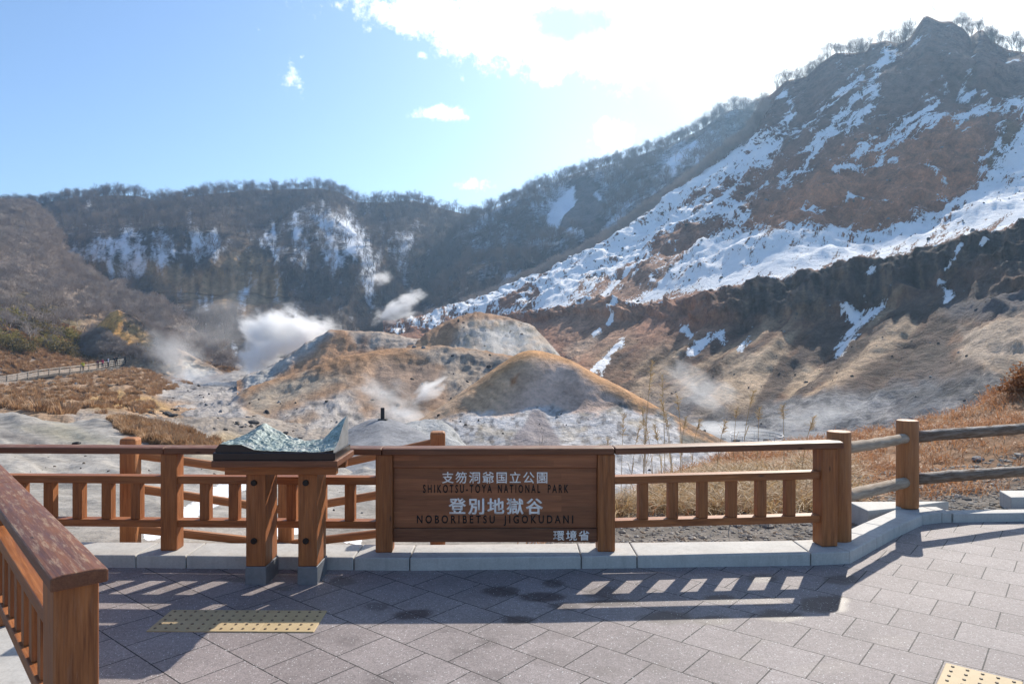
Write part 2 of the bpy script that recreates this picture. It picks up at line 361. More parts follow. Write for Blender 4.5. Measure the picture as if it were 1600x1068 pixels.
# ---- the big bare mountain on the right
def mountain():
    toe = [(600, 545, 205), (700, 545, 200), (760, 540, 180), (860, 560, 130), (900, 585, 108), (960, 630, 85), (1040, 668, 70), (1130, 685, 62), (1300, 685, 56), (1450, 668, 52), (1600, 640, 48), (1800, 600, 45)]
    mid = [(600, 535, 215), (700, 530, 212), (760, 520, 195), (860, 530, 150), (900, 545, 130), (960, 570, 112), (1040, 590, 100), (1130, 590, 92), (1300, 580, 86), (1450, 540, 82), (1600, 490, 78), (1800, 450, 74)]
    cbot = [(600, 526, 228), (700, 515, 224), (760, 508, 210), (860, 500, 172), (940, 490, 150), (1000, 500, 135), (1100, 505, 118), (1200, 500, 110), (1300, 490, 105), (1400, 480, 100), (1500, 445, 96), (1600, 400, 93), (1800, 360, 88)]
    lip = [(600, 522, 235), (700, 508, 230), (760, 500, 220), (860, 488, 178), (940, 470, 160), (1000, 482, 143), (1100, 466, 126), (1200, 440, 119), (1300, 426, 113), (1400, 405, 108), (1500, 374, 103), (1600, 357, 99), (1800, 320, 94)]
    shelf = [(600, 518, 240), (700, 500, 245), (760, 485, 240), (860, 455, 220), (950, 420, 215), (1050, 390, 190), (1165, 372, 160), (1250, 380, 148), (1350, 370, 143), (1450, 350, 138), (1520, 310, 134), (1600, 290, 130), (1800, 250, 125)]
    upper = [(600, 515, 246), (700, 497, 255), (760, 475, 256), (860, 435, 250), (950, 385, 252), (1050, 330, 238), (1150, 280, 222), (1250, 262, 190), (1350, 240, 178), (1450, 215, 172), (1520, 205, 168), (1600, 190, 164), (1800, 160, 158)]
    crest = [(600, 513, 250), (700, 495, 262), (760, 470, 266), (850, 430, 272), (950, 375, 278), (1050, 303, 278), (1120, 250, 275), (1170, 212, 270), (1188, 185, 266), (1201, 152, 260), (1212, 143, 256), (1227, 129, 252), (1261, 120, 248), (1285, 98, 245), (1306, 83, 243), (1335, 84, 241),
             (1355, 80, 239), (1362, 69, 238), (1385, 64, 236), (1400, 69, 234), (1415, 66, 231), (1426, 57, 229), (1437, 40, 228), (1446, 27, 227), (1458, 32, 227), (1467, 35, 227), (1486, 35, 227), (1504, 46, 227), (1514, 60, 227), (1520, 58, 227), (1527, 50, 226), (1535, 48, 226), (1546, 65, 225), (1572, 78, 223), (1600, 82, 220), (1800, 80, 212)]
    back = [(600, 560, 330), (1100, 360, 340), (1300, 280, 330), (1800, 200, 300)]
    def disp(G, S):
        x, y, z = G[..., 0], G[..., 1], G[..., 2]; e = 1 - sstep(5.4, 6.0, S.T) * 0.85
        q = x - 1.0 * y
        up = sstep(3.0, 3.8, S.T); cliff = sstep(1.9, 2.1, S.T) * (1 - sstep(2.95, 3.1, S.T)); low = 1 - sstep(1.9, 2.3, S.T)
        d = up * (3.8 * fbm(q / 26, z / 40, y / 45, 4, 3, ridged=True) + 1.7 * fbm(x / 7, z / 9, y / 9, 5, 9, gain=.62) + 1.6 * sstep(-10, 25, polysd(S.px0, S.py0, [(1155, 350), (1310, 255), (1500, 195), (1545, 250), (1530, 300), (1430, 345), (1300, 372), (1190, 385)])) * fbm(x / 5, z / 30, y / 8, 5, 27, ridged=True) + 1.0 * fbm((x + z) / 5, (z - x * .5) / 16, y / 12, 4, 4, ridged=True))
        d += cliff * (2.6 * fbm(x / 5, z / 30, y / 9, 5, 11, ridged=True, gain=.6) + 1.2 * fbm(x / 2.5, z / 4, y / 4, 4, 12))
        s = x - 0.82 * y
        d += low * (1.5 * fbm(s / 9 + 0.15 * fbm(x / 6, y / 6, z / 6, 2, 2), z / 60, 0, 4, 31) + 0.6 * fbm(s / 2.6, z / 18, y / 40, 4, 32) + .35 * fbm(x / 1.6, y / 1.6, z / 1.6, 4, 6))
        right = sstep(1480, 1600, S.px0)
        d += low * right * 1.4 * fbm(x / 5, y / 5, z / 4, 4, 77, ridged=True)
        return d * e
    S = sheet(600, 1800, 2.6, [toe, mid, cbot, lip, shelf, upper, crest, back], [36, 34, 26, 34, 40, 44, 8], disp=disp)
    x, y = S.px0, S.py0
    nb = fbm(x / 55, y / 40, 0, 5, 101); nf = fbm(x / 12, y / 10, 0, 4, 102)
    a = math.radians(-38); u = x * math.cos(a) - y * math.sin(a) * -1; 
    u = x * 0.80 - y * 0.60; v = x * 0.60 + y * 0.80          # u runs up-slope to the right
    S.flow = np.stack([u, v, 0 * u], -1)
    st = fbm(u / 70, v / 9, 0, 5, 103); st2 = fbm(u / 26, v / 5, 0, 4, 104)
    col = np.zeros(S.G.shape) + np.array([0.33, 0.165, 0.100])
    col = col * (1 + 0.32 * nb + 0.22 * nf)[..., None]
    # upper rock: darker summit, rust face
    m = sstep(-30, 25, polysd(x, y, [(1170, 230), (1210, 110), (1300, 90), (1430, 20), (1700, 20), (1700, 180), (1540, 165), (1430, 200), (1330, 215), (1230, 260)]) + 30 * nb); col = lerp(col, (0.20, 0.125, 0.092), m * .85)
    m = sstep(-18, 16, polysd(x, y, [(1155, 350), (1240, 300), (1310, 255), (1400, 225), (1500, 195), (1545, 250), (1530, 300), (1430, 345), (1300, 372), (1190, 385)]) + 20 * nb); col = lerp(col, (0.46, 0.205, 0.105), m * .9)
    m = sstep(-6, 6, polysd(x, y, [(1540, 250), (1570, 200), (1600, 210), (1590, 250), (1550, 280)]) + 6 * nf); col = lerp(col, (0.24, 0.15, 0.09), m)
    # rust-brown spur under the snow, middle
    m = sstep(-16, 14, polysd(x, y, [(860, 492), (930, 450), (1000, 425), (1045, 410), (1070, 440), (1010, 480), (960, 545), (900, 560)]) + 14 * nb); col = lerp(col, (0.38, 0.215, 0.135), m * .85)
    # dark cliff band under the lip
    lipy = np.interp(x[0], [p[0] for p in lip], [p[1] for p in lip])[None, :]; t = y - lipy
    cf = sstep(1090, 1190, x) * sstep(-4, 6, t + 5 * nf) * (1 - sstep(46, 86, t + 26 * nb + 0 * t))
    cv = fbm(x / 9, y / 40, 0, 5, 120) * 1.5
    col = lerp(col, np.stack([0.085 + .17 * np.maximum(cv + .08, 0), 0.066 + .095 * np.maximum(cv + .08, 0), 0.055 + .045 * np.maximum(cv + .08, 0)], -1) * (1 + .5 * np.minimum(cv, 0))[..., None], np.clip(cf * 1.1, 0, .96))
    # lower flank: streaks of tan, umber and grey
    low = sstep(40, 90, t + 20 * nb) * sstep(1.9 * 0 + 900, 960, x)
    base = np.zeros(S.G.shape) + np.array([0.185, 0.104, 0.063])
    sb = fbm(u / 190 + .2 * nb, v / 26, 0, 4, 133, gain=.45) * 1.3 + .25 * st
    base = lerp(base, (0.42, 0.285, 0.175), sstep(-0.04, 0.22, sb) * .95)
    base = lerp(base, (0.105, 0.072, 0.055), sstep(-0.04, -0.26, sb) * .95)
    col = lerp(col, base, low)
    e1 = 9 * nf + 10 * st
    for pts, c_, w in (([(1126, 577), (1157, 552), (1220, 552), (1198, 590), (1167, 631), (1126, 632)], (.46, .33, .215), .9), ([(1243, 571), (1284, 556), (1292, 568), (1271, 596), (1227, 618)], (.48, .34, .215), .9),
                       ([(1284, 630), (1296, 596), (1347, 552), (1413, 506), (1432, 514), (1396, 554), (1347, 592), (1309, 630)], (.43, .30, .19), .9), ([(1505, 520), (1562, 512), (1620, 505), (1700, 500), (1700, 565), (1553, 586), (1499, 577)], (.38, .295, .22), .9),
                       ([(1020, 560), (1060, 545), (1050, 580), (1000, 612), (985, 600)], (.48, .34, .22), .8), ([(880, 540), (930, 520), (900, 560)], (.48, .34, .235), .7), ([(1410, 577), (1473, 537), (1502, 565), (1543, 584), (1537, 600), (1460, 606)], (.085, .064, .055), .9)):
        col = lerp(col, np.array(c_), sstep(-11, 9, polysd(x, y, pts) + e1) * w)
    for pts, wd in (([(1226, 556), (1182, 626)], 9), ([(1290, 572), (1243, 620)], 8), ([(1462, 505), (1426, 546), (1379, 580), (1315, 624), (1262, 638)], 15), ([(1120, 560), (1075, 640)], 10), ([(1040, 545), (990, 590), (965, 615)], 8)):
        col = lerp(col, (.075, .046, .034), sstep(0, .8, 1 - segdist(x, y, pts) / wd + .5 * nf + .3 * st) * .85)
    m = sstep(-12, 12, polysd(x, y, [(1480, 480), (1560, 465), (1700, 420), (1700, 480), (1590, 500), (1530, 510)]) + 16 * nb); col = lerp(col, (0.10, 0.094, 0.10), m * .8)
    m = sstep(-14, 12, polysd(x, y, [(1000, 668), (1080, 655), (1157, 640), (1220, 628), (1300, 634), (1370, 612), (1440, 590), (1540, 602), (1700, 596), (1700, 760), (1000, 760)]) + 22 * nb)
    tc = lerp(np.zeros(S.G.shape) + np.array([0.115, 0.122, 0.135]), (0.23, 0.225, 0.225), sstep(.0, .4, nb)); col = col + (tc - col) * (m * .92)[..., None]
    col = lerp(col, (0.07, 0.07, 0.078), m * sstep(.05, .4, nf) * .8)
    m = sstep(-20, 20, polysd(x, y, [(1000, 600), (1090, 610), (1180, 650), (1120, 690), (1000, 680)]) + 14 * nb); col = lerp(col, (0.13, 0.13, 0.135), m * .6)
    # snow
    main = [(600, 530), (700, 494), (760, 468), (850, 428), (950, 372), (1050, 300), (1120, 246), (1175, 214), (1235, 205), (1230, 255), (1190, 300), (1170, 345), (1200, 382), (1300, 372), (1400, 352), (1490, 318),
            (1540, 262), (1605, 200), (1720, 150), (1720, 300), (1600, 352), (1500, 368), (1400, 398), (1300, 420), (1200, 436), (1120, 460), (1062, 458), (1000, 486), (985, 478), (1050, 420), (1030, 405), (930, 448), (865, 484), (800, 494), (690, 505)]
    sd = polysd(x, y, main)
    sn = 0.80 * sstep(-22, 22, sd + 12 * nf) - 0.36 + 0.50 * st2 * (0.5 + 0.5 * sstep(0, 40, sd)) + 0.30 * st
    sn -= 0.7 * sstep(-4, 10, polysd(x, y, [(1010, 395), (1070, 360), (1130, 345), (1170, 360), (1110, 390), (1060, 420), (1040, 408)]) + 12 * st2) * .8
    sn -= 0.30 * sstep(-10, 20, polysd(x, y, [(1090, 310), (1180, 250), (1200, 300), (1130, 350), (1060, 350)]) + 12 * st2)
    sn -= 0.45 * sstep(-6, 14, polysd(x, y, [(770, 480), (800, 462), (850, 452), (850, 472), (810, 492), (770, 492)]) + 12 * nf)
    # broken strips on the upper rock
    strips = [([(1388, 84), (1375, 115), (1362, 150), (1370, 160)], 10), ([(1440, 60), (1430, 75)], 8), ([(1250, 225), (1280, 190), (1305, 165), (1350, 130)], 10), ([(1230, 290), (1290, 235), (1330, 205), (1370, 180)], 13),
              ([(1270, 245), (1320, 190), (1345, 165)], 8), ([(1340, 250), (1400, 225), (1450, 200), (1470, 198)], 13), ([(1390, 215), (1440, 185), (1462, 160)], 7), ([(1500, 200), (1540, 180), (1620, 170)], 17), ([(1510, 125), (1500, 150), (1520, 145)], 7),
              ([(1475, 135), (1480, 138)], 8), ([(1560, 230), (1565, 200), (1585, 170)], 6), ([(1530, 275), (1545, 240)], 11), ([(1330, 275), (1400, 258)], 5), ([(1345, 265), (1310, 285)], 5), ([(1450, 270), (1475, 285)], 6), ([(1250, 350), (1290, 345)], 6),
              ([(1225, 150), (1238, 165), (1225, 190)], 7), ([(1570, 100), (1590, 98)], 4), ([(1330, 315), (1350, 310)], 7), ([(1460, 305), (1490, 312)], 5)]
    s2 = np.full(x.shape, -1.0)
    for pts, w in strips: s2 = np.maximum(s2, 1 - segdist(x, y, pts) / w)
    sn = np.maximum(sn, 0.42 * s2 - 0.08 + 0.55 * st2 + .25 * fbm(x / 5, y / 5, 0, 3, 191))
    # tongues below the lip
    s3 = np.full(x.shape, -1.0)
    for pts, w in (([(975, 535), (950, 560), (930, 582)], 7), ([(1065, 510), (1080, 522)], 6), ([(1082, 545), (1095, 532), (1125, 520)], 8), ([(1155, 540), (1170, 522)], 5), ([(1310, 545), (1335, 510), (1350, 495)], 9), ([(1325, 487), (1345, 500), (1378, 482)], 9),
                   ([(1505, 385), (1490, 420), (1478, 428)], 3), ([(1473, 445), (1484, 462), (1480, 470)], 7), ([(1545, 380), (1535, 392)], 3), ([(925, 520), (935, 512)], 3), ([(1360, 435), (1368, 430)], 4), ([(950, 500), (965, 475)], 4),
                   ([(925, 475), (985, 430), (1020, 412)], 4), ([(970, 455), (1000, 430)], 5), ([(900, 490), (960, 450)], 2)):
        s3 = np.maximum(s3, 1 - segdist(x, y, pts) / w)
    sn = np.where(t > 4, -1.0, sn); sn = np.where(s3 > -.7, np.maximum(sn, 0.55 * s3 - 0.12 + 0.55 * st2 + .3 * fbm(x / 5, y / 5, 0, 3, 190)), sn)
    sn -= 0.25 * sstep(0.80, 0.62, S.N[..., 2]) * sstep(-5, 30, -t)
    return sheet_obj('bare_mountain', S, col, sn, M_mtn), S
MTN, S_mtn = mountain()

# ---- left hillside with brush
def left_hill():
    crest = [(-300, 292, 300), (0, 318, 320), (50, 318, 320), (85, 352, 300), (110, 405, 262), (170, 448, 222), (250, 476, 192), (297, 508, 172), (345, 550, 150), (400, 575, 145)]
    L = [[(-300, 640, 80), (0, 606, 96), (100, 592, 112), (219, 572, 132), (300, 592, 126), (400, 600, 125)],
         [(-300, 600, 90), (0, 588, 104), (100, 575, 117), (219, 563, 139), (300, 585, 130), (400, 595, 130)],
         [(-300, 480, 120), (0, 510, 128), (60, 525, 132), (120, 540, 140), (200, 540, 150), (300, 570, 140), (400, 590, 136)],
         [(-300, 400, 170), (0, 430, 180), (60, 445, 180), (110, 470, 175), (200, 500, 168), (300, 540, 155), (400, 583, 140)], crest, [(-300, 340, 420), (400, 620, 220)]]
    def disp(G, S):
        x, y, z = G[..., 0], G[..., 1], G[..., 2]
        return (1 - sstep(3.7, 4, S.T)) * sstep(0.8, 1.6, S.T) * (1.8 * fbm(x / 18, y / 25, z / 20, 4, 5) + 0.7 * fbm(x / 4, y / 5, z / 4, 4, 6))
    S = sheet(-300, 400, 3, L, [8, 30, 26, 26, 8], disp=disp); x, y = S.px, S.py
    col = np.zeros(S.G.shape) + np.array([0.28, 0.22, 0.175]); n = fbm(x / 40, y / 25, 0, 5, 7); col *= (1 + .35 * n)[..., None]
    m = sstep(-20, 20, polysd(x, y, [(60, 530), (140, 490), (230, 530), (320, 575), (250, 585), (60, 580)]) + 20 * n); col = lerp(col, (0.40, 0.265, 0.16), m * .8)
    m = sstep(-14, 14, polysd(x, y, [(-50, 450), (60, 455), (130, 500), (130, 545), (60, 555), (-50, 570)]) + 16 * n); col = lerp(col, (0.13, 0.105, 0.05), m * .8)
    return sheet_obj('left_hillside', S, col, np.full(x.shape, -1.0), M_left), S
LEFT, S_left = left_hill()

# ---- yellow eroded spur
def spur():
    crest = [(125, 545, 142), (150, 512, 142), (161, 501, 142), (172, 489, 142), (184, 484, 142), (196, 489, 142), (215, 498, 141), (240, 522, 140), (270, 541, 138), (300, 556, 135), (335, 575, 132), (360, 592, 130)]
    L = [[(125, 575, 128), (200, 578, 128), (300, 592, 124), (360, 604, 122)], [(125, 562, 135), (170, 535, 135), (220, 545, 134), (300, 575, 130), (360, 598, 127)], crest, [(125, 580, 165), (360, 610, 150)]]
    def disp(G, S):
        x, y, z = G[..., 0], G[..., 1], G[..., 2]; return (1 - sstep(1.7, 2, S.T) * .7) * (0.9 * fbm(x / 4, z / 6, y / 6, 4, 3, ridged=True) + .3 * fbm(x, y, z, 3, 4))
    S = sheet(125, 360, 1.6, L, [20, 26, 8], disp=disp); x, y = S.px, S.py
    n = fbm(x / 12, y / 9, 0, 5, 3); col = np.zeros(S.G.shape) + np.array([0.30, 0.205, 0.135]); col *= (1 + .3 * n)[..., None]
    m = sstep(-5, 6, polysd(x, y, [(146, 514), (163, 497), (180, 480), (198, 492), (190, 510), (208, 532), (236, 552), (205, 545), (175, 524)]) + 7 * n); col = lerp(col, (0.62, 0.33, 0.11), m)
    m = sstep(-5, 5, polysd(x, y, [(194, 502), (215, 508), (245, 535), (238, 548), (207, 534)]) + 5 * n); col = lerp(col, (0.36, 0.225, 0.10), m * .9)
    m = sstep(-4, 5, -segdist(x, y, [(185, 475), (240, 520), (262, 540)]) + 6 + 3 * n); col = lerp(col, (0.13, 0.10, 0.08), m)
    m = sstep(-10, 12, polysd(x, y, [(120, 555), (230, 562), (300, 575), (380, 590), (380, 620), (120, 620)]) + 8 * n); col = lerp(col, (0.30, 0.21, 0.135), m)
    m = sstep(-8, 8, polysd(x, y, [(285, 560), (320, 575), (350, 590), (290, 600)]) + 6 * n); col = lerp(col, (0.42, 0.37, 0.30), m)
    return sheet_obj('ochre_spur', S, col, np.full(x.shape, -1.0), M_left), S
SPUR, S_spur = spur()

# ---- valley floor between, left side, with stream bed
def left_valley():
    L = [[(-320, 700, 25), (100, 700, 25), (300, 720, 24), (520, 740, 24)], [(-320, 650, 33), (0, 648, 34), (150, 652, 36), (260, 668, 36), (350, 690, 33), (440, 700, 32), (520, 705, 32)],
         [(-320, 640, 50), (0, 622, 60), (150, 618, 66), (230, 640, 56), (300, 655, 50), (400, 670, 45), (520, 680, 42)], [(-320, 625, 80), (0, 604, 94), (100, 590, 106), (190, 577, 122), (219, 573, 127), (260, 598, 105), (330, 612, 92), (430, 640, 66), (520, 660, 60)],
         [(-320, 632, 88), (0, 603, 100), (100, 590, 114), (219, 576, 134), (260, 585, 140), (330, 584, 135), (430, 580, 130), (520, 590, 120)], [(-320, 632, 120), (219, 590, 160), (330, 572, 170), (430, 560, 190), (520, 560, 200)]]
    def disp(G, S):
        x, y, z = G[..., 0], G[..., 1], G[..., 2]
        e = sstep(0.2, 1, S.T) * (1 - 0.8 * sstep(2.8, 3.0, S.T) * (S.px0 < 225))
        rk = sstep(215, 300, S.px0)
        return e * (0.35 * fbm(x / 4, y / 5, 0, 4, 61) + 0.35 * fbm(x / 1.2, y / 1.6, 0, 4, 62) * (1 - .4 * rk) + rk * (0.8 * fbm(x / 6, y / 11, 0, 5, 63, gain=.45) + .12 * fbm(x / 1.5, y / 2.5, 0, 4, 66, ridged=True)))
    S = sheet(-320, 520, 2.4, L, [14, 30, 44, 34, 12], disp=disp); x, y = S.px, S.py
    n = fbm(x / 30, y / 9, 0, 5, 64); nf = fbm(x / 8, y / 4, 0, 4, 65)
    col = np.zeros(S.G.shape) + np.array([0.36, 0.235, 0.145]); col *= (1 + .3 * n + .25 * nf)[..., None]
    m = sstep(-6, 6, polysd(x, y, [(130, 622), (190, 610), (240, 625), (270, 640), (200, 640), (140, 640)]) + 8 * n); col = lerp(col, (0.42, 0.26, 0.09), m * .8)
    col = lerp(col, (0.10, 0.075, 0.05), sstep(.22, .5, nf) * (x < 260) * .8)
    m = sstep(-8, 8, polysd(x, y, [(90, 630), (180, 645), (260, 655), (340, 640), (440, 590), (540, 560), (540, 760), (300, 760), (180, 672), (110, 655)]) + 9 * n); col = lerp(col, (0.33, 0.285, 0.24), m * .9)
    m2 = sstep(-8, 8, polysd(x, y, [(225, 575), (300, 570), (460, 540), (460, 610), (330, 640), (250, 620)]) + 10 * n); col = lerp(col, (0.36, 0.34, 0.32), m2 * .85)
    col = lerp(col, (0.14, 0.135, 0.14), np.maximum(m, m2) * sstep(.12, .45, nf) * .75)
    m = sstep(-5, 5, polysd(x, y, [(310, 575), (345, 565), (370, 580), (330, 590)]) + 6 * n); col = lerp(col, (0.22, 0.14, 0.10), m)
    m = sstep(-7, 7, polysd(x, y, [(300, 685), (350, 675), (440, 690), (440, 720), (300, 720)]) + 6 * n); col = lerp(col, (0.34, 0.26, 0.16), m * .8)
    return sheet_obj('valley_floor', S, col, np.full(x.shape, -1.0), M_left), S
VAL, S_val = left_valley()

# ---- pale valley floor, right side and centre
def right_valley():
    L = [[(380, 960, 15), (1750, 960, 15)], [(380, 800, 26), (1000, 790, 30), (1750, 760, 30)], [(380, 680, 60), (900, 690, 52), (1180, 690, 52), (1750, 690, 44)], [(380, 640, 110), (900, 640, 100), (1180, 650, 75), (1750, 640, 70)]]
    S = sheet(380, 1750, 5, L, [14, 24, 14], disp=lambda G, S: 0.25 * fbm(G[..., 0] / 3, G[..., 1] / 4, 0, 4, 5))
    n = fbm(S.G[..., 0] / 4, S.G[..., 1] / 5, 0, 5, 9)
    col = np.zeros(S.G.shape) + np.array([0.19, 0.195, 0.205]); col *= (1 + .4 * n)[..., None]
    return sheet_obj('valley_bed', S, col, np.full(n.shape, -1.0), M_mound), S
VB, S_vb = right_valley()

def mound(name, x0, x1, step, L, rows, amp, paint, seed, gul=1.0, mat=None):
    kc = len(L) - 2
    def disp(G, S):
        x, y, z = G[..., 0], G[..., 1], G[..., 2]; e = 1 - sstep(kc - .25, kc, S.T) * (1 - sstep(kc, kc + .3, S.T)) * .85
        rough = paint(S.px0, S.py0, None, seed, True)
        return e * amp * (0.5 * gul * fbm((x + .25 * z) / 3.0, z / 12, y / 9, 4, seed) + rough * (0.5 * fbm(x / 2.6, z / 2.0, y / 4, 5, seed + 3, gain=.58) + .16 * fbm(x / 1.1, z / 1.1, y / 1.4, 4, seed + 4, ridged=True)) + .12 * fbm(x / .8, z / .8, y / .8, 3, seed + 5))
    S = sheet(x0, x1, step, L, rows, smooth=True, disp=disp)
    col = paint(S.px, S.py, S, seed, False)
    return sheet_obj(name, S, col, np.full(S.px.shape, -1.0), mat or M_mound), S

def hillA_paint(x, y, S, seed, rough):        # back hill beside the steam
    n = fbm(x / 22, y / 12, 0, 5, seed)
    m = sstep(-10, 10, polysd(x, y, [(380, 640), (380, 585), (430, 565), (500, 520), (520, 520), (470, 560), (430, 590)]) + 8 * n)
    if rough: return 0.25 + .8 * m
    col = np.zeros(x.shape + (3,)) + np.array([0.42, 0.24, 0.135]); col *= (1 + .25 * n + .2 * fbm(x / 5, y / 30, 0, 4, 3))[..., None]
    col = lerp(col, (0.42, 0.40, 0.37), m)
    m2 = sstep(-8, 8, polysd(x, y, [(545, 518), (700, 518), (700, 560), (600, 545), (560, 545)]) + 10 * n); col = lerp(col, (0.44, 0.38, 0.32), m2 * .8)
    col = lerp(col, (0.20, 0.11, 0.07), sstep(-6, 6, polysd(x, y, [(565, 525), (578, 525), (568, 560), (556, 560)]) + 4 * n) * .7)
    return col
mound('mound', 370, 700, 1.8, [[(370, 620, 82), (700, 600, 80)], [(370, 606, 88), (440, 585, 90), (500, 560, 92), (600, 550, 92), (700, 560, 90)],
      [(370, 596, 98), (395, 585, 99), (420, 573, 100), (440, 563, 100), (470, 545, 101), (500, 526, 102), (515, 521, 102), (560, 521, 102), (600, 522, 102), (625, 525, 101), (650, 533, 100), (700, 552, 98)], [(370, 620, 125), (700, 580, 125)]], [14, 22, 8], 1.3, hillA_paint, 41)
def hillB_paint(x, y, S, seed, rough):        # grey-green rocky hill below the mountain
    n = fbm(x / 24, y / 13, 0, 5, seed); nf = fbm(x / 8, y / 6, 0, 4, seed + 2)
    m = sstep(-10, 12, polysd(x, y, [(720, 505), (770, 495), (850, 497), (940, 540), (900, 600), (740, 600), (690, 570), (710, 530)]) + 12 * n)
    if rough: return 0.15 + .5 * m
    col = np.zeros(x.shape + (3,)) + np.array([0.42, 0.255, 0.15]); col *= (1 + .25 * n)[..., None]
    c2 = lerp(np.zeros(x.shape + (3,)) + np.array([0.44, 0.42, 0.385]), (0.17, 0.185, 0.16), sstep(.0, .4, nf) * .7); c2 = lerp(c2, (.46, .33, .22), sstep(-.05, .35, n) * .7); col = col + (c2 - col) * (m * .85)[..., None]
    col = lerp(col, (0.30, 0.17, 0.10), sstep(8, 0, y - np.interp(x, [640, 680, 735, 765, 850], [542, 516, 495, 494, 500])) * .6)
    return col
_, S_B = mound('mound', 590, 960, 1.8, [[(590, 620, 78), (960, 640, 76)], [(590, 590, 84), (680, 555, 88), (770, 545, 90), (830, 555, 90), (890, 610, 88), (960, 680, 86)],
      [(590, 566, 98), (620, 551, 99), (640, 540, 100), (660, 526, 101), (680, 512, 102), (700, 501, 103), (715, 496, 103), (735, 491, 104), (765, 490, 104), (795, 496, 104), (825, 508, 103), (848, 524, 102), (870, 548, 101), (890, 575, 100), (920, 615, 98), (960, 660, 96)], [(590, 610, 130), (760, 540, 140), (960, 610, 125)]], [14, 24, 8], 1.5, hillB_paint, 52)
def hillC_paint(x, y, S, seed, rough):        # wide brown hill in the middle
    n = fbm(x / 30, y / 14, 0, 5, seed); nf = fbm(x / 9, y / 6, 0, 4, seed + 2)
    m = sstep(-12, 12, polysd(x, y, [(230, 620), (330, 605), (375, 618), (390, 655), (440, 648), (500, 622), (545, 612), (570, 645), (640, 645), (640, 800), (230, 800)]) + 14 * n)
    mr = sstep(-9, 9, polysd(x, y, [(640, 548), (700, 542), (800, 560), (820, 620), (740, 640), (700, 620), (690, 570)]) + 10 * n)
    if rough: return 0.12 + .9 * np.maximum(m, mr * .8)
    st = fbm((x + y * .9) / 9, (y - x * .9) / 60, 0, 4, seed + 7)
    col = np.zeros(x.shape + (3,)) + np.array([0.345, 0.215, 0.13]); col *= (1 + .16 * n + .34 * st)[..., None]
    crest = np.interp(x, [300, 400, 480, 560, 620, 700, 760, 860], [640, 605, 580, 553, 546, 543, 553, 590])
    col = lerp(col, (0.40, 0.215, 0.105), sstep(16, 2, y - crest + 8 * n) * .75)
    mg = sstep(-14, 14, polysd(x, y, [(600, 570), (700, 570), (700, 625), (600, 632), (560, 610)]) + 12 * n); col = lerp(col, (0.29, 0.21, 0.16), mg * .7)
    mt = sstep(-12, 12, polysd(x, y, [(380, 612), (480, 585), (540, 590), (480, 620), (410, 645), (390, 650)]) + 10 * n); col = lerp(col, (0.34, 0.29, 0.225), mt * .75)
    col = lerp(col, (0.43, 0.40, 0.37), m * .85); col = lerp(col, (0.40, 0.325, 0.255), mr * .85)
    col = lerp(col, (0.13, 0.125, 0.12), np.maximum(m, mr) * sstep(.12, .4, nf) * .75)
    mo = sstep(-6, 6, polysd(x, y, [(440, 660), (490, 640), (500, 652), (455, 678)]) + 6 * n); col = lerp(col, (0.34, 0.225, 0.14), mo * .8)
    return col
_, S_C = mound('mound', 230, 880, 2.0, [[(230, 720, 40), (560, 740, 36), (880, 720, 38)], [(230, 672, 46), (330, 668, 48), (420, 662, 50), (500, 655, 52), (600, 652, 53), (720, 645, 54), (880, 650, 54)],
      [(230, 660, 56), (280, 650, 57), (330, 640, 58), (370, 632, 60), (420, 622, 61), (480, 606, 62), (560, 590, 63), (640, 585, 64), (720, 588, 64), (880, 610, 62)],
      [(230, 648, 64), (300, 638, 66), (340, 630, 67), (380, 613, 68), (410, 600, 69), (440, 591, 70), (480, 578, 71), (520, 564, 72), (560, 553, 73), (600, 546, 74), (640, 544, 74), (690, 541, 74), (720, 545, 74), (760, 552, 73), (800, 561, 72), (880, 592, 70)],
      [(230, 680, 90), (600, 600, 100), (880, 640, 95)]], [18, 24, 26, 8], 1.1, hillC_paint, 63)
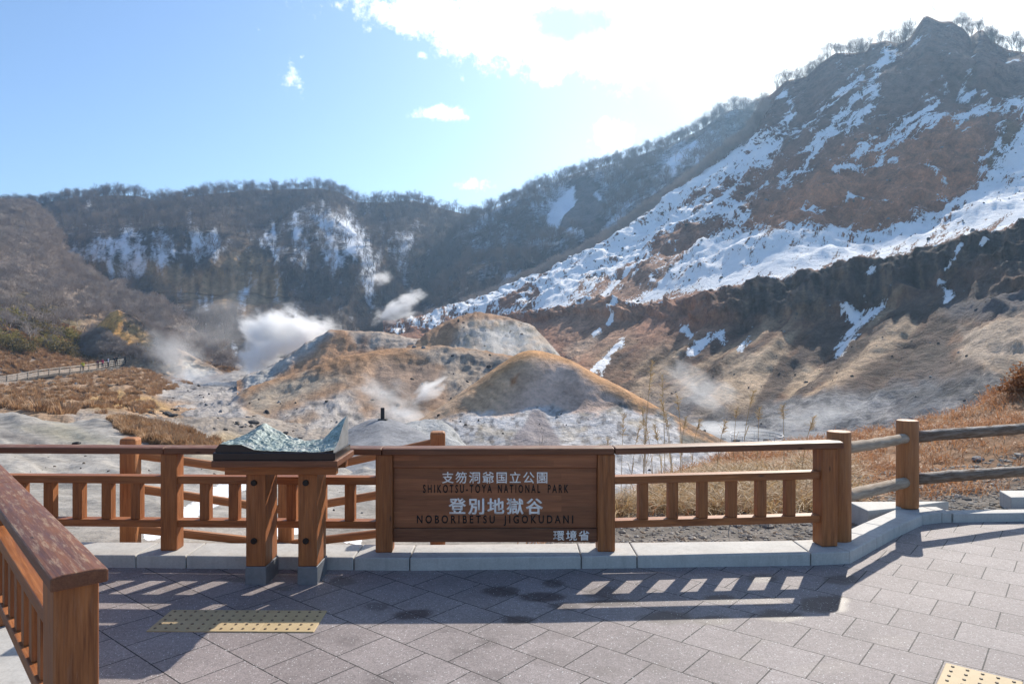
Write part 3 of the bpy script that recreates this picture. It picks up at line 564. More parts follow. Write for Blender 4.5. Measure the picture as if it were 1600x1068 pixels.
def hillD_paint(x, y, S, seed, rough):        # the near mound with an orange crest
    n = fbm(x / 26, y / 14, 0, 5, seed); nf = fbm(x / 8, y / 6, 0, 5, seed + 2)
    edge = np.interp(x, [560, 640, 700, 740, 800, 860, 930, 980, 1040, 1100, 1180], [700, 662, 650, 644, 638, 640, 648, 638, 650, 684, 720])
    m = sstep(-6, 6, y - edge + 12 * n + 16 * fbm(x / 40, y / 40, 0, 3, 222) + 6 * nf)
    if rough: return 0.05 + .75 * m
    crest = np.interp(x, [560, 640, 680, 740, 780, 800, 820, 840, 870, 900, 940, 980, 1020, 1060, 1100, 1130, 1180], [710, 668, 645, 602, 573, 559, 551, 549, 553, 565, 590, 612, 635, 655, 675, 688, 708])
    col = np.zeros(x.shape + (3,)) + np.array([0.60, 0.43, 0.335]); col *= (1 + .16 * n + .14 * fbm((x * .7 + y) / 10, (y - x) / 70, 0, 4, 19))[..., None]
    st = fbm((x * .75 - y) / 6, (x + y) / 50, 0, 4, seed + 9)
    lf = sstep(890, 800, x + (y - 560) * .7)
    c2 = np.zeros(x.shape + (3,)) + np.array([0.54, 0.35, 0.21]); c2 *= (1 + .38 * st + .2 * n)[..., None]; col = col + (c2 - col) * (lf * .9)[..., None]
    wd = 15 + 20 * sstep(900, 1040, x) + 8 * sstep(800, 760, x)
    col = lerp(col, (0.58, 0.30, 0.125), sstep(1.2, .2, (y - crest) / wd + .45 * n) * .85 * sstep(690, 830, x))  # orange crest earth, widened to paint in the sunlit rim
    wcol = lerp(np.zeros(x.shape + (3,)) + np.array([0.52, 0.51, 0.50]), (0.22, 0.215, 0.21), sstep(.0, .42, nf))
    wcol = lerp(wcol, (0.42, 0.35, 0.24), sstep(.15, .5, n) * .5)
    col = col + (wcol - col) * (m * .9)[..., None]
    m3 = sstep(-4, 4, polysd(x, y, [(832, 640), (850, 642), (880, 700), (890, 760), (775, 760), (800, 690)]) + 5 * n); col = lerp(col, (0.285, 0.245, 0.235), m3 * .95)
    col = lerp(col, (0.10, 0.095, 0.085), sstep(-3, 3, 6 - np.abs(y - edge + 6) + 9 * nf) * sstep(940, 980, x) * .7)
    md = sstep(-5, 5, polysd(x, y, [(1060, 672), (1110, 685), (1160, 705), (1060, 705)]) + 8 * n); col = lerp(col, (0.12, 0.11, 0.085), md * .85)
    col = lerp(col, (0.36, 0.16, 0.07), sstep(-3, 3, polysd(x, y, [(798, 592), (812, 582), (806, 598), (798, 602)]) + 2 * n) * .8)
    return col
_, S_D = mound('mound', 556, 1190, 1.8, [[(556, 830, 23), (1190, 800, 24)], [(556, 735, 31), (700, 715, 32), (830, 705, 32), (960, 705, 32), (1190, 745, 30)],
      [(556, 716, 36), (640, 684, 37), (700, 662, 37.5), (760, 645, 38), (830, 640, 38), (900, 645, 38), (960, 640, 38), (1020, 655, 37), (1100, 688, 36), (1190, 724, 34)],
      [(556, 708, 42), (600, 690, 43), (640, 667, 44), (680, 643, 44), (710, 621, 44), (740, 600, 44), (780, 572, 44), (798, 562, 44), (812, 553, 44), (830, 548, 44), (848, 550, 44), (872, 556, 44), (900, 568, 43), (940, 593, 43), (980, 612, 42), (1020, 635, 42), (1060, 655, 41), (1100, 675, 40), (1130, 689, 40), (1190, 714, 38)],
      [(556, 730, 58), (830, 670, 60), (1190, 730, 52)]], [16, 34, 34, 10], 0.55, hillD_paint, 74, gul=.5)

# ---- small grey dome with the little sign, and the white knoll behind it
def dome_paint(x, y, S, seed, rough):
    if rough: return np.zeros(x.shape)
    n = fbm(x / 14, y / 10, 0, 4, seed); col = np.zeros(x.shape + (3,)) + np.array([0.235, 0.235, 0.243]); col *= (1 + .1 * n)[..., None]; return col
_, S_dome = mound('mound', 440, 800, 2.0, [[(440, 880, 9), (800, 880, 9)], [(440, 800, 14), (560, 770, 15), (640, 770, 15), (800, 800, 14)], [(440, 730, 21), (500, 712, 21.5), (552, 694, 22), (597, 682, 22.5), (660, 700, 22), (720, 728, 21), (800, 760, 19)],
      [(440, 714, 26), (480, 702, 26), (520, 684, 26.5), (552, 667, 27), (575, 656, 27), (590, 653.5, 27), (605, 653.5, 27), (631, 661, 27), (673, 683, 26), (720, 710, 25), (800, 750, 23)], [(440, 740, 34), (600, 700, 36), (800, 760, 32)]], [14, 18, 20, 8], 0.22, dome_paint, 85, mat=M_near)
def knoll_paint(x, y, S, seed, rough):
    if rough: return np.ones(x.shape)
    n = fbm(x / 10, y / 8, 0, 5, seed); col = np.zeros(x.shape + (3,)) + np.array([0.42, 0.415, 0.40]); col = lerp(col, (0.22, 0.22, 0.20), sstep(.1, .4, n) * .8); return col
mound('mound', 610, 760, 1.6, [[(610, 790, 25), (760, 790, 24)], [(610, 715, 28), (690, 705, 28), (760, 735, 27)], [(610, 676, 33), (634, 662, 33), (660, 657, 33.5), (690, 659, 33.5), (705, 672, 33), (720, 694, 32), (740, 712, 31), (760, 725, 30)], [(610, 715, 40), (760, 740, 38)]], [14, 20, 8], 0.6, knoll_paint, 96, mat=M_mound)

# ---- near slope on the left (bare grey clay)
def near_left():
    L = [[(-420, 921, 4.4), (820, 921, 4.4)], [(-420, 868, 5.2), (820, 868, 5.2)], [(-420, 760, 9.5), (0, 755, 9.6), (300, 775, 9.2), (500, 800, 8.6), (820, 830, 8)],
         [(-420, 690, 17), (0, 692, 17), (200, 705, 16.5), (350, 728, 15.5), (500, 760, 13), (820, 800, 11)], [(-420, 640, 27), (0, 649, 27), (98, 658.5, 26), (152, 657, 26), (205, 661, 26), (262, 671, 25), (334, 697, 24), (400, 716, 20), (500, 735, 17), (820, 800, 13)],
         [(-420, 665, 36), (200, 680, 36), (334, 730, 31), (500, 790, 25), (820, 900, 18)]]
    def disp(G, S):
        x, y, z = G[..., 0], G[..., 1], G[..., 2]; e = sstep(0.9, 1.8, S.T)
        return e * (0.24 * fbm((x + .9 * y) / 1.6, (y - .9 * x) / 6, 0, 4, 4) + .05 * fbm(x / .5, y / .6, 0, 4, 5) + 0.35 * sstep(180, 260, S.px0) * sstep(3.4, 3.8, S.T) * np.abs(fbm(x / 1.0, y / 1.4, 0, 4, 8)))
    S = sheet(-420, 820, 3, L, [10, 34, 34, 34, 6], smooth=True, disp=disp); x, y = S.px, S.py; G = S.G
    n = fbm(G[..., 0] / 3, G[..., 1] / 4, 0, 5, 14)
    w = fbm((G[..., 0] + .9 * G[..., 1]) / 1.2, (G[..., 1] - .9 * G[..., 0]) / 9, 0, 4, 15)
    col = np.zeros(S.G.shape) + np.array([0.325, 0.298, 0.265]); col *= (1 + .25 * n + .38 * w)[..., None]
    col = lerp(col, (0.32, 0.29, 0.20), sstep(-10, 10, polysd(x, y, [(20, 665), (100, 662), (180, 690), (190, 700), (90, 690), (60, 678)]) + 8 * w) * .55)
    col = lerp(col, (0.15, 0.135, 0.125), sstep(-5, 5, polysd(x, y, [(0, 672), (60, 685), (110, 705), (60, 702), (0, 684)]) + 5 * w) * .7)
    mg = sstep(-7, 7, polysd(x, y, [(170, 655), (230, 660), (300, 680), (345, 702), (300, 704), (240, 695), (195, 680)]) + 8 * n); col = lerp(col, (0.29, 0.18, 0.11), mg * .9)
    col = lerp(col, (0.32, 0.26, 0.18), sstep(-7, 7, polysd(x, y, [(330, 692), (420, 712), (420, 745), (330, 735), (260, 705)]) + 6 * n) * .7)
    mb = sstep(-14, 14, y - 800 + 18 * n); col = lerp(col, (0.30, 0.27, 0.235), mb * .85)
    # snow lying in the hollow
    sn = np.full(x.shape, -1.0)
    for pts, ww in (([(288, 806), (330, 780), (372, 755), (385, 748)], 15), ([(262, 830), (290, 800)], 7), ([(232, 836), (246, 832)], 9), ([(540, 842), (560, 846)], 7), ([(430, 830), (470, 826)], 8)):
        sn = np.maximum(sn, (1 - segdist(x, y, pts) / ww) * .7 - .1 + .3 * n)
    return sheet_obj('clay_slope', S, col, sn, M_near), S
NL, S_nl = near_left()

# ---- near bank on the right (gravel, then dry grass)
edge_r = [(560, 880, 6.0), (760, 872, 6.1), (860, 850, 6.6), (900, 838, 7), (960, 792, 9), (1050, 740, 11.5), (1124, 711, 13), (1176, 703, 13), (1240, 690, 13), (1329, 680, 13), (1375, 670, 12.8), (1429, 660, 12.6), (1476, 650, 12.5), (1537, 631, 12.2), (1563, 613, 12), (1600, 600, 12), (1900, 560, 12)]
def near_right():
    L = [[(560, 921, 4.4), (1900, 921, 4.4)], [(560, 872, 5.2), (760, 870, 5.2), (1900, 868, 5.2)], [(560, 878, 5.6), (760, 868, 5.6), (820, 860, 5.7), (960, 806, 6.4), (1250, 803, 6.4), (1400, 780, 7.0), (1600, 768, 7.3), (1900, 762, 7.3)], edge_r,
         [(560, 960, 9), (820, 930, 10), (1050, 860, 18), (1329, 800, 21), (1600, 720, 21), (1900, 680, 21)]]
    def disp(G, S):
        x, y, z = G[..., 0], G[..., 1], G[..., 2]; return sstep(0.8, 1.4, S.T) * (0.035 * fbm(x / .7, y / .7, 0, 4, 4) + .10 * sstep(2, 2.5, S.T) * fbm(x / 1.3, y / 1.5, 0, 4, 9))
    S = sheet(560, 1900, 4, L, [8, 26, 44, 10], disp=disp); G = S.G
    n = fbm(G[..., 0] / 1.2, G[..., 1] / 1.2, 0, 5, 14); nf = fbm(G[..., 0] / .12, G[..., 1] / .12, 0, 3, 15)
    col = np.zeros(S.G.shape) + np.array([0.20, 0.175, 0.15]); col *= (1 + .25 * n + .45 * nf)[..., None]
    gr = sstep(1.85, 2.15, S.T + .25 * n); col = lerp(col, (0.27, 0.155, 0.085), gr)
    return sheet_obj('grass_bank', S, col, np.full(n.shape, -1.0), M_near), S
NR, S_nr = near_right()

# ================================================================== FOREGROUND
class MB:
    """collects boxes and tubes into one mesh; keeps a grain coordinate (first axis along the timber)"""
    def __init__(s): s.v, s.f, s.g = [], [], []
    def _add(s, vs, fs, gs):
        b = len(s.v); s.v += [tuple(p) for p in vs]; s.f += [tuple(b + i for i in f) for f in fs]
        o = Vector((random.uniform(0, 50), random.uniform(0, 50), random.uniform(0, 50))); s.g += [tuple(Vector(q) + o) for q in gs]
    def box(s, c, u, v, L, W, T):
        """centre, unit axis along (u), unit axis across (v); half sizes along, across, third"""
        c, u, v = Vector(c), Vector(u).normalized(), Vector(v).normalized(); w = u.cross(v).normalized()
        vs, gs = [], []
        for a in (-1, 1):
            for b in (-1, 1):
                for d in (-1, 1):
                    vs.append(c + u * a * L + v * b * W + w * d * T); gs.append((a * L, b * W, d * T))
        s._add(vs, [(0, 1, 3, 2), (4, 6, 7, 5), (0, 4, 5, 1), (2, 3, 7, 6), (0, 2, 6, 4), (1, 5, 7, 3)], gs); return s
    def beam(s, p0, p1, w, t, up=(0, 0, 1)):
        p0, p1 = Vector(p0), Vector(p1); u = p1 - p0; v = Vector(up).cross(u)
        return s.box((p0 + p1) / 2, u, v, u.length / 2, w / 2, t / 2)
    def profile(s, p0, p1, prof, side):
        """sweep an outline [(across, up)] from p0 to p1"""
        p0, p1, side = Vector(p0), Vector(p1), Vector(side).normalized(); k = len(prof); Ln = (p1 - p0).length
        vs = [p + side * a + Vector((0, 0, b)) for p in (p0, p1) for a, b in prof]
        gs = [(x, a, b) for x in (0, Ln) for a, b in prof]
        fs = [(i, (i + 1) % k, k + (i + 1) % k, k + i) for i in range(k)] + [tuple(range(k))[::-1], tuple(range(k, 2 * k))]
        s._add(vs, fs, gs); return s
    def tube(s, p0, p1, r0, r1=None, n=16, rings=1, wob=0.0):
        p0, p1 = Vector(p0), Vector(p1); r1 = r0 if r1 is None else r1; u = (p1 - p0).normalized()
        a = u.orthogonal().normalized(); b = u.cross(a); vs, gs = [], []
        for j in range(rings + 1):
            t = j / rings; r = r0 + (r1 - r0) * t; c = p0.lerp(p1, t) + (a * random.uniform(-1, 1) + b * random.uniform(-1, 1)) * wob * (0 < j < rings)
            for i in range(n):
                th = 2 * math.pi * i / n; q = r * (1 + random.uniform(-1, 1) * wob * 2)
                vs.append(c + (a * math.cos(th) + b * math.sin(th)) * q); gs.append((t * (p1 - p0).length, math.cos(th) * r, math.sin(th) * r))
        fs = [(j * n + i, j * n + (i + 1) % n, (j + 1) * n + (i + 1) % n, (j + 1) * n + i) for j in range(rings) for i in range(n)]
        fs += [tuple(range(n))[::-1], tuple(range(rings * n, rings * n + n))]
        s._add(vs, fs, gs); return s
    def build(s, name, mat, parent=None, bevel=0.0, smooth=False):
        me = bpy.data.meshes.new(name); me.from_pydata(s.v, [], s.f)
        bm = bmesh.new(); bm.from_mesh(me); bmesh.ops.recalc_face_normals(bm, faces=bm.faces); bm.to_mesh(me); bm.free()
        a = me.attributes.new('grain', 'FLOAT_VECTOR', 'POINT'); a.data.foreach_set('vector', np.array(s.g, np.float32).ravel())
        if smooth:
            me.polygons.foreach_set('use_smooth', np.array([len(p.vertices) == 4 for p in me.polygons]))
        o = link(name, me, mat, parent)
        if bevel:
            m = o.modifiers.new('bevel', 'BEVEL'); m.width = bevel; m.segments = 2; m.limit_method = 'ANGLE'; m.angle_limit = math.radians(40)
        return o
def wood_mat(name, base, dark, rough=0.5, wear=0.0, wear_lit_c=(0.45, 0.36, 0.27), spec=0.35, top=0.0, strips=False, wt=(.52, .66)):
    m, k, b = new_mat(name); gv = k.attr('grain', 'Vector')
    g1 = k.noise(k.mapping(gv, scl=(1.2, 16, 16)), 2.0, 6, 0.6, 0.6); g2 = k.noise(k.mapping(gv, scl=(2.5, 70, 70)), 2.5, 4, 0.6)
    big = k.noise(k.mapping(gv, scl=(1.5, 4, 4)), 2.0, 4, 0.6)
    kn = k.voro(k.mapping(gv, scl=(2.2, 7, 7)), 1.3)                          # knots
    f = k.ramp(k.math('ADD', k.math('MULTIPLY', g1, 0.7), k.math('MULTIPLY', g2, 0.45)), 0.42, 0.70)
    c = k.mix(f, dark, base)
    if strips:
        bt = k.n.new('ShaderNodeTexBrick'); k.l.new(gv, bt.inputs['Vector']); bt.inputs['Scale'].default_value = 1.0; bt.inputs['Brick Width'].default_value = .62; bt.inputs['Row Height'].default_value = .038; bt.inputs['Mortar Size'].default_value = 0.0
        bt.inputs['Color1'].default_value = (.72, .70, .68, 1); bt.inputs['Color2'].default_value = (1.25, 1.2, 1.15, 1); bt.inputs['Mortar'].default_value = (.8, .8, .8, 1); c = k.mix(1.0, c, bt.outputs['Color'], 'MULTIPLY')
    c = k.mix(k.ramp(big, 0.35, 0.7, 0.0, 0.45), c, tuple(x * 0.62 for x in base))
    c = k.mix(k.ramp(kn, 0.03, 0.085, 0.8, 0), c, tuple(x * 0.3 for x in dark))
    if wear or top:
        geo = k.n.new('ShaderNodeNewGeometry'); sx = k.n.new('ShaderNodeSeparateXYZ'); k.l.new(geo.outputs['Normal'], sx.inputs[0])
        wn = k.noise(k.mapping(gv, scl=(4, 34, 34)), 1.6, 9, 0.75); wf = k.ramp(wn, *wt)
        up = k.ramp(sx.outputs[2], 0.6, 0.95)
        fac = k.math('MULTIPLY', wf, k.math('ADD', wear, k.math('MULTIPLY', up, top)), clamp=True)  # pale up-facing tone: wear on the caps, painted sunlight on dark log rails
        c = k.mix(fac, c, wear_lit_c)
    k.l.new(c, b.inputs['Base Color']); b.inputs['Specular IOR Level'].default_value = spec
    k.l.new(k.ramp(g1, 0.3, 0.7, rough - .08, rough + .15), b.inputs['Roughness'])
    k.l.new(k.bump(k.math('ADD', g1, k.math('MULTIPLY', g2, .6)), 0.25, 0.004), b.inputs['Normal'])
    return m
M_wood = wood_mat('stained_cedar', (0.43, 0.155, 0.048), (0.17, 0.05, 0.015), wear=0.10)
M_rail = wood_mat('worn_cap_timber', (0.235, 0.092, 0.043), (0.11, 0.038, 0.018), 0.5, wear=0.04, wear_lit_c=(0.40, 0.27, 0.165), top=0.75, wt=(.51, .64), spec=0.32)
M_log = wood_mat('round_post_timber', (0.46, 0.19, 0.068), (0.24, 0.085, 0.028), 0.6, wear=0.12)
M_grey = wood_mat('weathered_log', (0.50, 0.40, 0.30), (0.22, 0.155, 0.105), 0.85, wear=0.15, top=.5, wear_lit_c=(0.66, 0.62, 0.57), spec=0.15)
M_bark = wood_mat('dark_weathered_log', (0.23, 0.15, 0.10), (0.05, 0.032, 0.022), 0.9, wear=0.2, top=.9, wt=(.44, .58), wear_lit_c=(0.58, 0.52, 0.45), spec=0.1)  # pale tops paint in the sunlit highlight; the paling elsewhere is weathering
M_panel = wood_mat('sign_panel_timber', (0.38, 0.145, 0.062), (0.22, 0.075, 0.032), 0.45, wear=0.04, strips=True)
M_white = simple_mat('white_letter_paint', (0.97, 0.89, 0.81), 0.6, 0.12, 60)
M_black = simple_mat('dark_letter_paint', (0.014, 0.011, 0.010), 0.6, 0.2, 60)
M_steel = simple_mat('galvanised_shoe', (0.20, 0.215, 0.235), 0.45, 0.15, 25, 0.4, 0.5)
M_bolt = simple_mat('dark_bolt', (0.022, 0.018, 0.016), 0.5, 0.3, 40, 0.3)
M_plinth_shade = simple_mat('black_plinth_and_shade', (0.014, 0.013, 0.015), 0.28, 0.2, 20, 0.0, 0.5)

def concrete_mat():
    m, k, b = new_mat('kerb_concrete'); co = k.coord('Object')
    n = k.noise(co, 5, 6, 0.65); n2 = k.noise(co, 90, 3, 0.6); n3 = k.noise(k.mapping(co, scl=(9, 9, 1.2)), 2.4, 5, .6)
    v = k.math('ADD', k.math('MULTIPLY', n, .6), k.math('MULTIPLY', n2, .5))
    c = k.mix(k.ramp(v, .38, .72), (0.40, 0.385, 0.36), (0.55, 0.53, 0.495))
    c = k.mix(k.ramp(n3, .5, .75, 0, .45), c, (0.30, 0.28, 0.26))
    k.l.new(c, b.inputs['Base Color']); b.inputs['Roughness'].default_value = 0.7; b.inputs['Specular IOR Level'].default_value = 0.2
    k.l.new(k.bump(v, .3, .004), b.inputs['Normal']); return m
M_kerb = concrete_mat()

# ---- pavement
KF = [(-8, 4.80), (-4.3, 4.75), (-2.74, 4.72), (-0.684, 4.654), (0.60, 4.70), (2.043, 4.765), (2.327, 4.80), (2.70, 5.16), (2.975, 5.427), (3.445, 5.844), (3.65, 5.918), (4.386, 5.97), (7.0, 6.05), (9, 6.1)]
def kerb_y(X): return np.interp(X, [p[0] for p in KF], [p[1] for p in KF])
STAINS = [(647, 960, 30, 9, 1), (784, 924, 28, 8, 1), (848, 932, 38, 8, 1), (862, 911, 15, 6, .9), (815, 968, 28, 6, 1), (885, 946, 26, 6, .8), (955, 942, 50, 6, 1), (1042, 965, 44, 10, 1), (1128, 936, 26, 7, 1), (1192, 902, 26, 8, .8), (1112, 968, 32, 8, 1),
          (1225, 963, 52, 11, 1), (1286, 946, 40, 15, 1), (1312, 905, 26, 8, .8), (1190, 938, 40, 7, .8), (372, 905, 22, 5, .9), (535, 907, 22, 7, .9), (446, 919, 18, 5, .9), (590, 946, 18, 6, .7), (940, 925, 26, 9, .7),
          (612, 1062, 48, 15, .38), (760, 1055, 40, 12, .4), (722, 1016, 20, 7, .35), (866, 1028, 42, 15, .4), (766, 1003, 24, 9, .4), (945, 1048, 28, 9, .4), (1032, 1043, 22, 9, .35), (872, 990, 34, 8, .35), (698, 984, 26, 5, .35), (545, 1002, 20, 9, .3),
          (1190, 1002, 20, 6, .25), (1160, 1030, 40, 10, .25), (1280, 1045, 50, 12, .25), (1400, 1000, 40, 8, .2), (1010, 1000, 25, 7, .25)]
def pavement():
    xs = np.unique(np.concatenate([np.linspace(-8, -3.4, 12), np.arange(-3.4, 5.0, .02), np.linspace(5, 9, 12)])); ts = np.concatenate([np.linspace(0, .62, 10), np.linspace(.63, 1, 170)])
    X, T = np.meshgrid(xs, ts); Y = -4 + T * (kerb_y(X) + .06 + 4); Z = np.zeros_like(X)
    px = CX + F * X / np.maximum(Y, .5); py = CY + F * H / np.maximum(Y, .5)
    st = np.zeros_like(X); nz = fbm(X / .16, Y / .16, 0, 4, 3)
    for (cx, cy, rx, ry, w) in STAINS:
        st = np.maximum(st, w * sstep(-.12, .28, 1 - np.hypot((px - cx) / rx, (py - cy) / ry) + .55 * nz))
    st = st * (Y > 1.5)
    r, c = X.shape; idx = np.arange(r * c).reshape(r, c); Fc = np.stack([idx[:-1, :-1], idx[:-1, 1:], idx[1:, 1:], idx[1:, :-1]], -1).reshape(-1, 4)
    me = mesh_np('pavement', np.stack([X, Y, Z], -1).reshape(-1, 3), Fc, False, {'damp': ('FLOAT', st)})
    m, k, b = new_mat('paving_slabs'); co = k.coord('Object')
    br = k.n.new('ShaderNodeTexBrick'); k.l.new(k.mapping(co, loc=(0.07, 0.062, 0), rot=(0, 0, math.radians(39.5))), br.inputs['Vector'])
    br.offset = 0.5; br.inputs['Scale'].default_value = 1.0; br.inputs['Brick Width'].default_value = 0.303; br.inputs['Row Height'].default_value = 0.303
    br.inputs['Mortar Size'].default_value = 0.0032; br.inputs['Mortar Smooth'].default_value = 0.15; br.inputs['Bias'].default_value = 0.0
    br.inputs['Color1'].default_value = (0.236, 0.200, 0.190, 1); br.inputs['Color2'].default_value = (0.284, 0.244, 0.232, 1); br.inputs['Mortar'].default_value = (0.022, 0.02, 0.02, 1)
    ag = k.voro(co, 240, out='Color'); sep = k.n.new('ShaderNodeSeparateColor'); k.l.new(ag, sep.inputs[0])
    a1 = k.ramp(sep.outputs[0], 0.0, 1.0, 0.74, 1.26); big = k.ramp(k.noise(co, 2.3, 5, .6), .3, .7, .86, 1.14); n4 = k.ramp(k.noise(co, 34, 4, .7), .3, .7, .85, 1.15)
    f = k.math('MULTIPLY', k.math('MULTIPLY', a1, big), n4); cf = k.n.new('ShaderNodeCombineXYZ'); [k.put(cf, i, f) for i in range(3)]
    c = k.mix(1.0, br.outputs['Color'], cf.outputs[0], 'MULTIPLY')
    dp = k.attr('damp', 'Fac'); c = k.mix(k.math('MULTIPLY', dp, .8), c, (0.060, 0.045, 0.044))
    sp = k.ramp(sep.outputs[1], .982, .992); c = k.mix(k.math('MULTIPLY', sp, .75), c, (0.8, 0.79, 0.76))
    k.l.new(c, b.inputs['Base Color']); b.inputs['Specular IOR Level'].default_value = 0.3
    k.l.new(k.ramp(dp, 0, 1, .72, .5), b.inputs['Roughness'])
    h = k.math('ADD', k.math('MULTIPLY', sep.outputs[2], .25), k.math('MULTIPLY', br.outputs['Fac'], -1.6))
    k.l.new(k.bump(h, .55, .004), b.inputs['Normal'])
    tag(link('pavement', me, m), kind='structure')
pavement()

# ---- kerb stones
def kerb():
    cuts = [-7.5, -6.6, -5.7, -4.8, -3.9, -3.2, -2.546, -2.2, -1.06, -0.684, 0.467, 0.846, 2.043]
    hgt = 0.085
    def prism(vs_front, vs_back, z0, z1):
        a, b = vs_front; d, c = vs_back; m.v.extend([(p[0], p[1], z) for z in (z0, z1) for p in (a, b, c, d)]); o = len(m.v) - 8
        m.f.extend([tuple(o + i for i in f) for f in ((0, 1, 2, 3), (4, 5, 6, 7), (0, 1, 5, 4), (1, 2, 6, 5), (2, 3, 7, 6), (3, 0, 4, 7))]); m.g.extend(m.v[-8:])
    m = MB(); g = .003
    for x0, x1 in zip(cuts[:-1], cuts[1:]):
        x0 += g; x1 -= g; prism([(x0, kerb_y(x0)), (x1, kerb_y(x1))], [(x0, kerb_y(x0) + .31), (x1, kerb_y(x1) + .31)], -.2, hgt)
    fr = [(2.047, 4.765), (2.327, 4.80), (2.70, 5.16), (2.975, 5.427), (3.445, 5.844), (3.65, 5.918), (3.74, 5.926)]
    bk = [(2.047, 5.075), (2.20, 5.10), (2.54, 5.32), (2.82, 5.585), (3.32, 6.04), (3.62, 6.14), (3.74, 6.145)]
    for i in range(6):
        a, b, d, c = [Vector((*q, 0)) for q in (fr[i], fr[i + 1], bk[i], bk[i + 1])]
        if i not in (0,): e = (b - a).normalized() * g; a, d = a + e, d + e
        prism([a, b], [d, c], -.2, hgt)
    xs = [3.75, 4.9, 6.0, 7.1, 8.5]
    for x0, x1 in zip(xs[:-1], xs[1:]): prism([(x0 + g, kerb_y(x0)), (x1 - g, kerb_y(x1))], [(x0 + g, kerb_y(x0) + .13), (x1 - g, kerb_y(x1) + .13)], -.2, .075)
    prism([(3.03, 5.93), (3.30, 6.02)], [(3.03, 6.28), (3.95, 6.30)], -.2, .098)                  # old block behind the round post
    prism([(4.62, 6.45), (5.6, 6.5)], [(4.72, 6.75), (5.6, 6.8)], -.2, .10)
    u = Vector((-.673, .740, 0)); v = Vector((.740, .673, 0)); A = Vector((-1.37, 2.22, 0))       # under the near fence
    for t0, t1 in ((-.12, .9), (.9, 1.9), (1.9, 2.9), (2.9, 3.4)):
        a = A + u * (t0 + g); b = A + u * (t1 - g); prism([a - v * .15, b - v * .15], [a + v * .15, b + v * .15], -.2, hgt - .004)
    o = m.build('kerb', M_kerb, None, bevel=.008); tag(o, kind='structure')
kerb()

# ---- tactile paving tiles
def tactile():
    m, k, b = new_mat('tactile_tile_cream'); co = k.coord('Object'); n = k.noise(co, 9, 5, .6); n2 = k.noise(co, 300, 2, .6)
    c = k.mix(k.ramp(n, .3, .7), (0.45, 0.325, 0.165), (0.55, 0.41, 0.22)); c = k.mix(k.ramp(n2, .3, .7, 0, .35), c, (0.34, 0.26, 0.14))
    k.l.new(c, b.inputs['Base Color']); b.inputs['Roughness'].default_value = .7
    md = simple_mat('worn_dot', (0.20, 0.145, 0.09), .6, .3, 30)
    def tile(cx, cy, label, e1, e2):
        e1, e2 = Vector((*e1, 0)), Vector((*e2, 0)); r = empty('tactile_tile', (cx, cy, 0)); tag(r, label, 'paving tile', 'tactile paving tiles')
        mb = MB(); mb.v = [tuple(e1 * a * .1475 + e2 * d * .1475 + Vector((0, 0, z))) for z in (-.03, .006) for a, d in ((-1, -1), (1, -1), (1, 1), (-1, 1))]
        mb.f = [(0, 1, 2, 3), (4, 5, 6, 7), (0, 1, 5, 4), (1, 2, 6, 5), (2, 3, 7, 6), (3, 0, 4, 7)]; mb.g = list(mb.v); mb.build('slab', m, r, bevel=.003)
        for i in range(5):
            for j in range(5):
                q = MB(); p = e1 * (i - 2) * .058 + e2 * (j - 2) * .058; q.tube(p + Vector((0, 0, .004)), p + Vector((0, 0, .0105)), .0085, .006, 12); q.build('dot', md, r)
    e1, e2 = (1, -.008), (-0.03, 1)
    Yc = 3.80
    tile(-1.777, Yc + .004, 'cream tactile paving tile lying wholly in the shade, nearest the newel post', e1, e2)
    tile(-1.483, Yc, 'cream tactile paving tile between two others, only its far corner in shade', e1, e2)
    tile(-1.19, Yc - .004, 'cream tactile paving tile at the sign end of the row of three', e1, e2)
    a = math.radians(-39.5); tile(2.07, 3.085, 'lone cream tactile paving tile cut by the lower right edge of the photo', (math.cos(a), math.sin(a)), (-math.sin(a), math.cos(a)))
tactile()

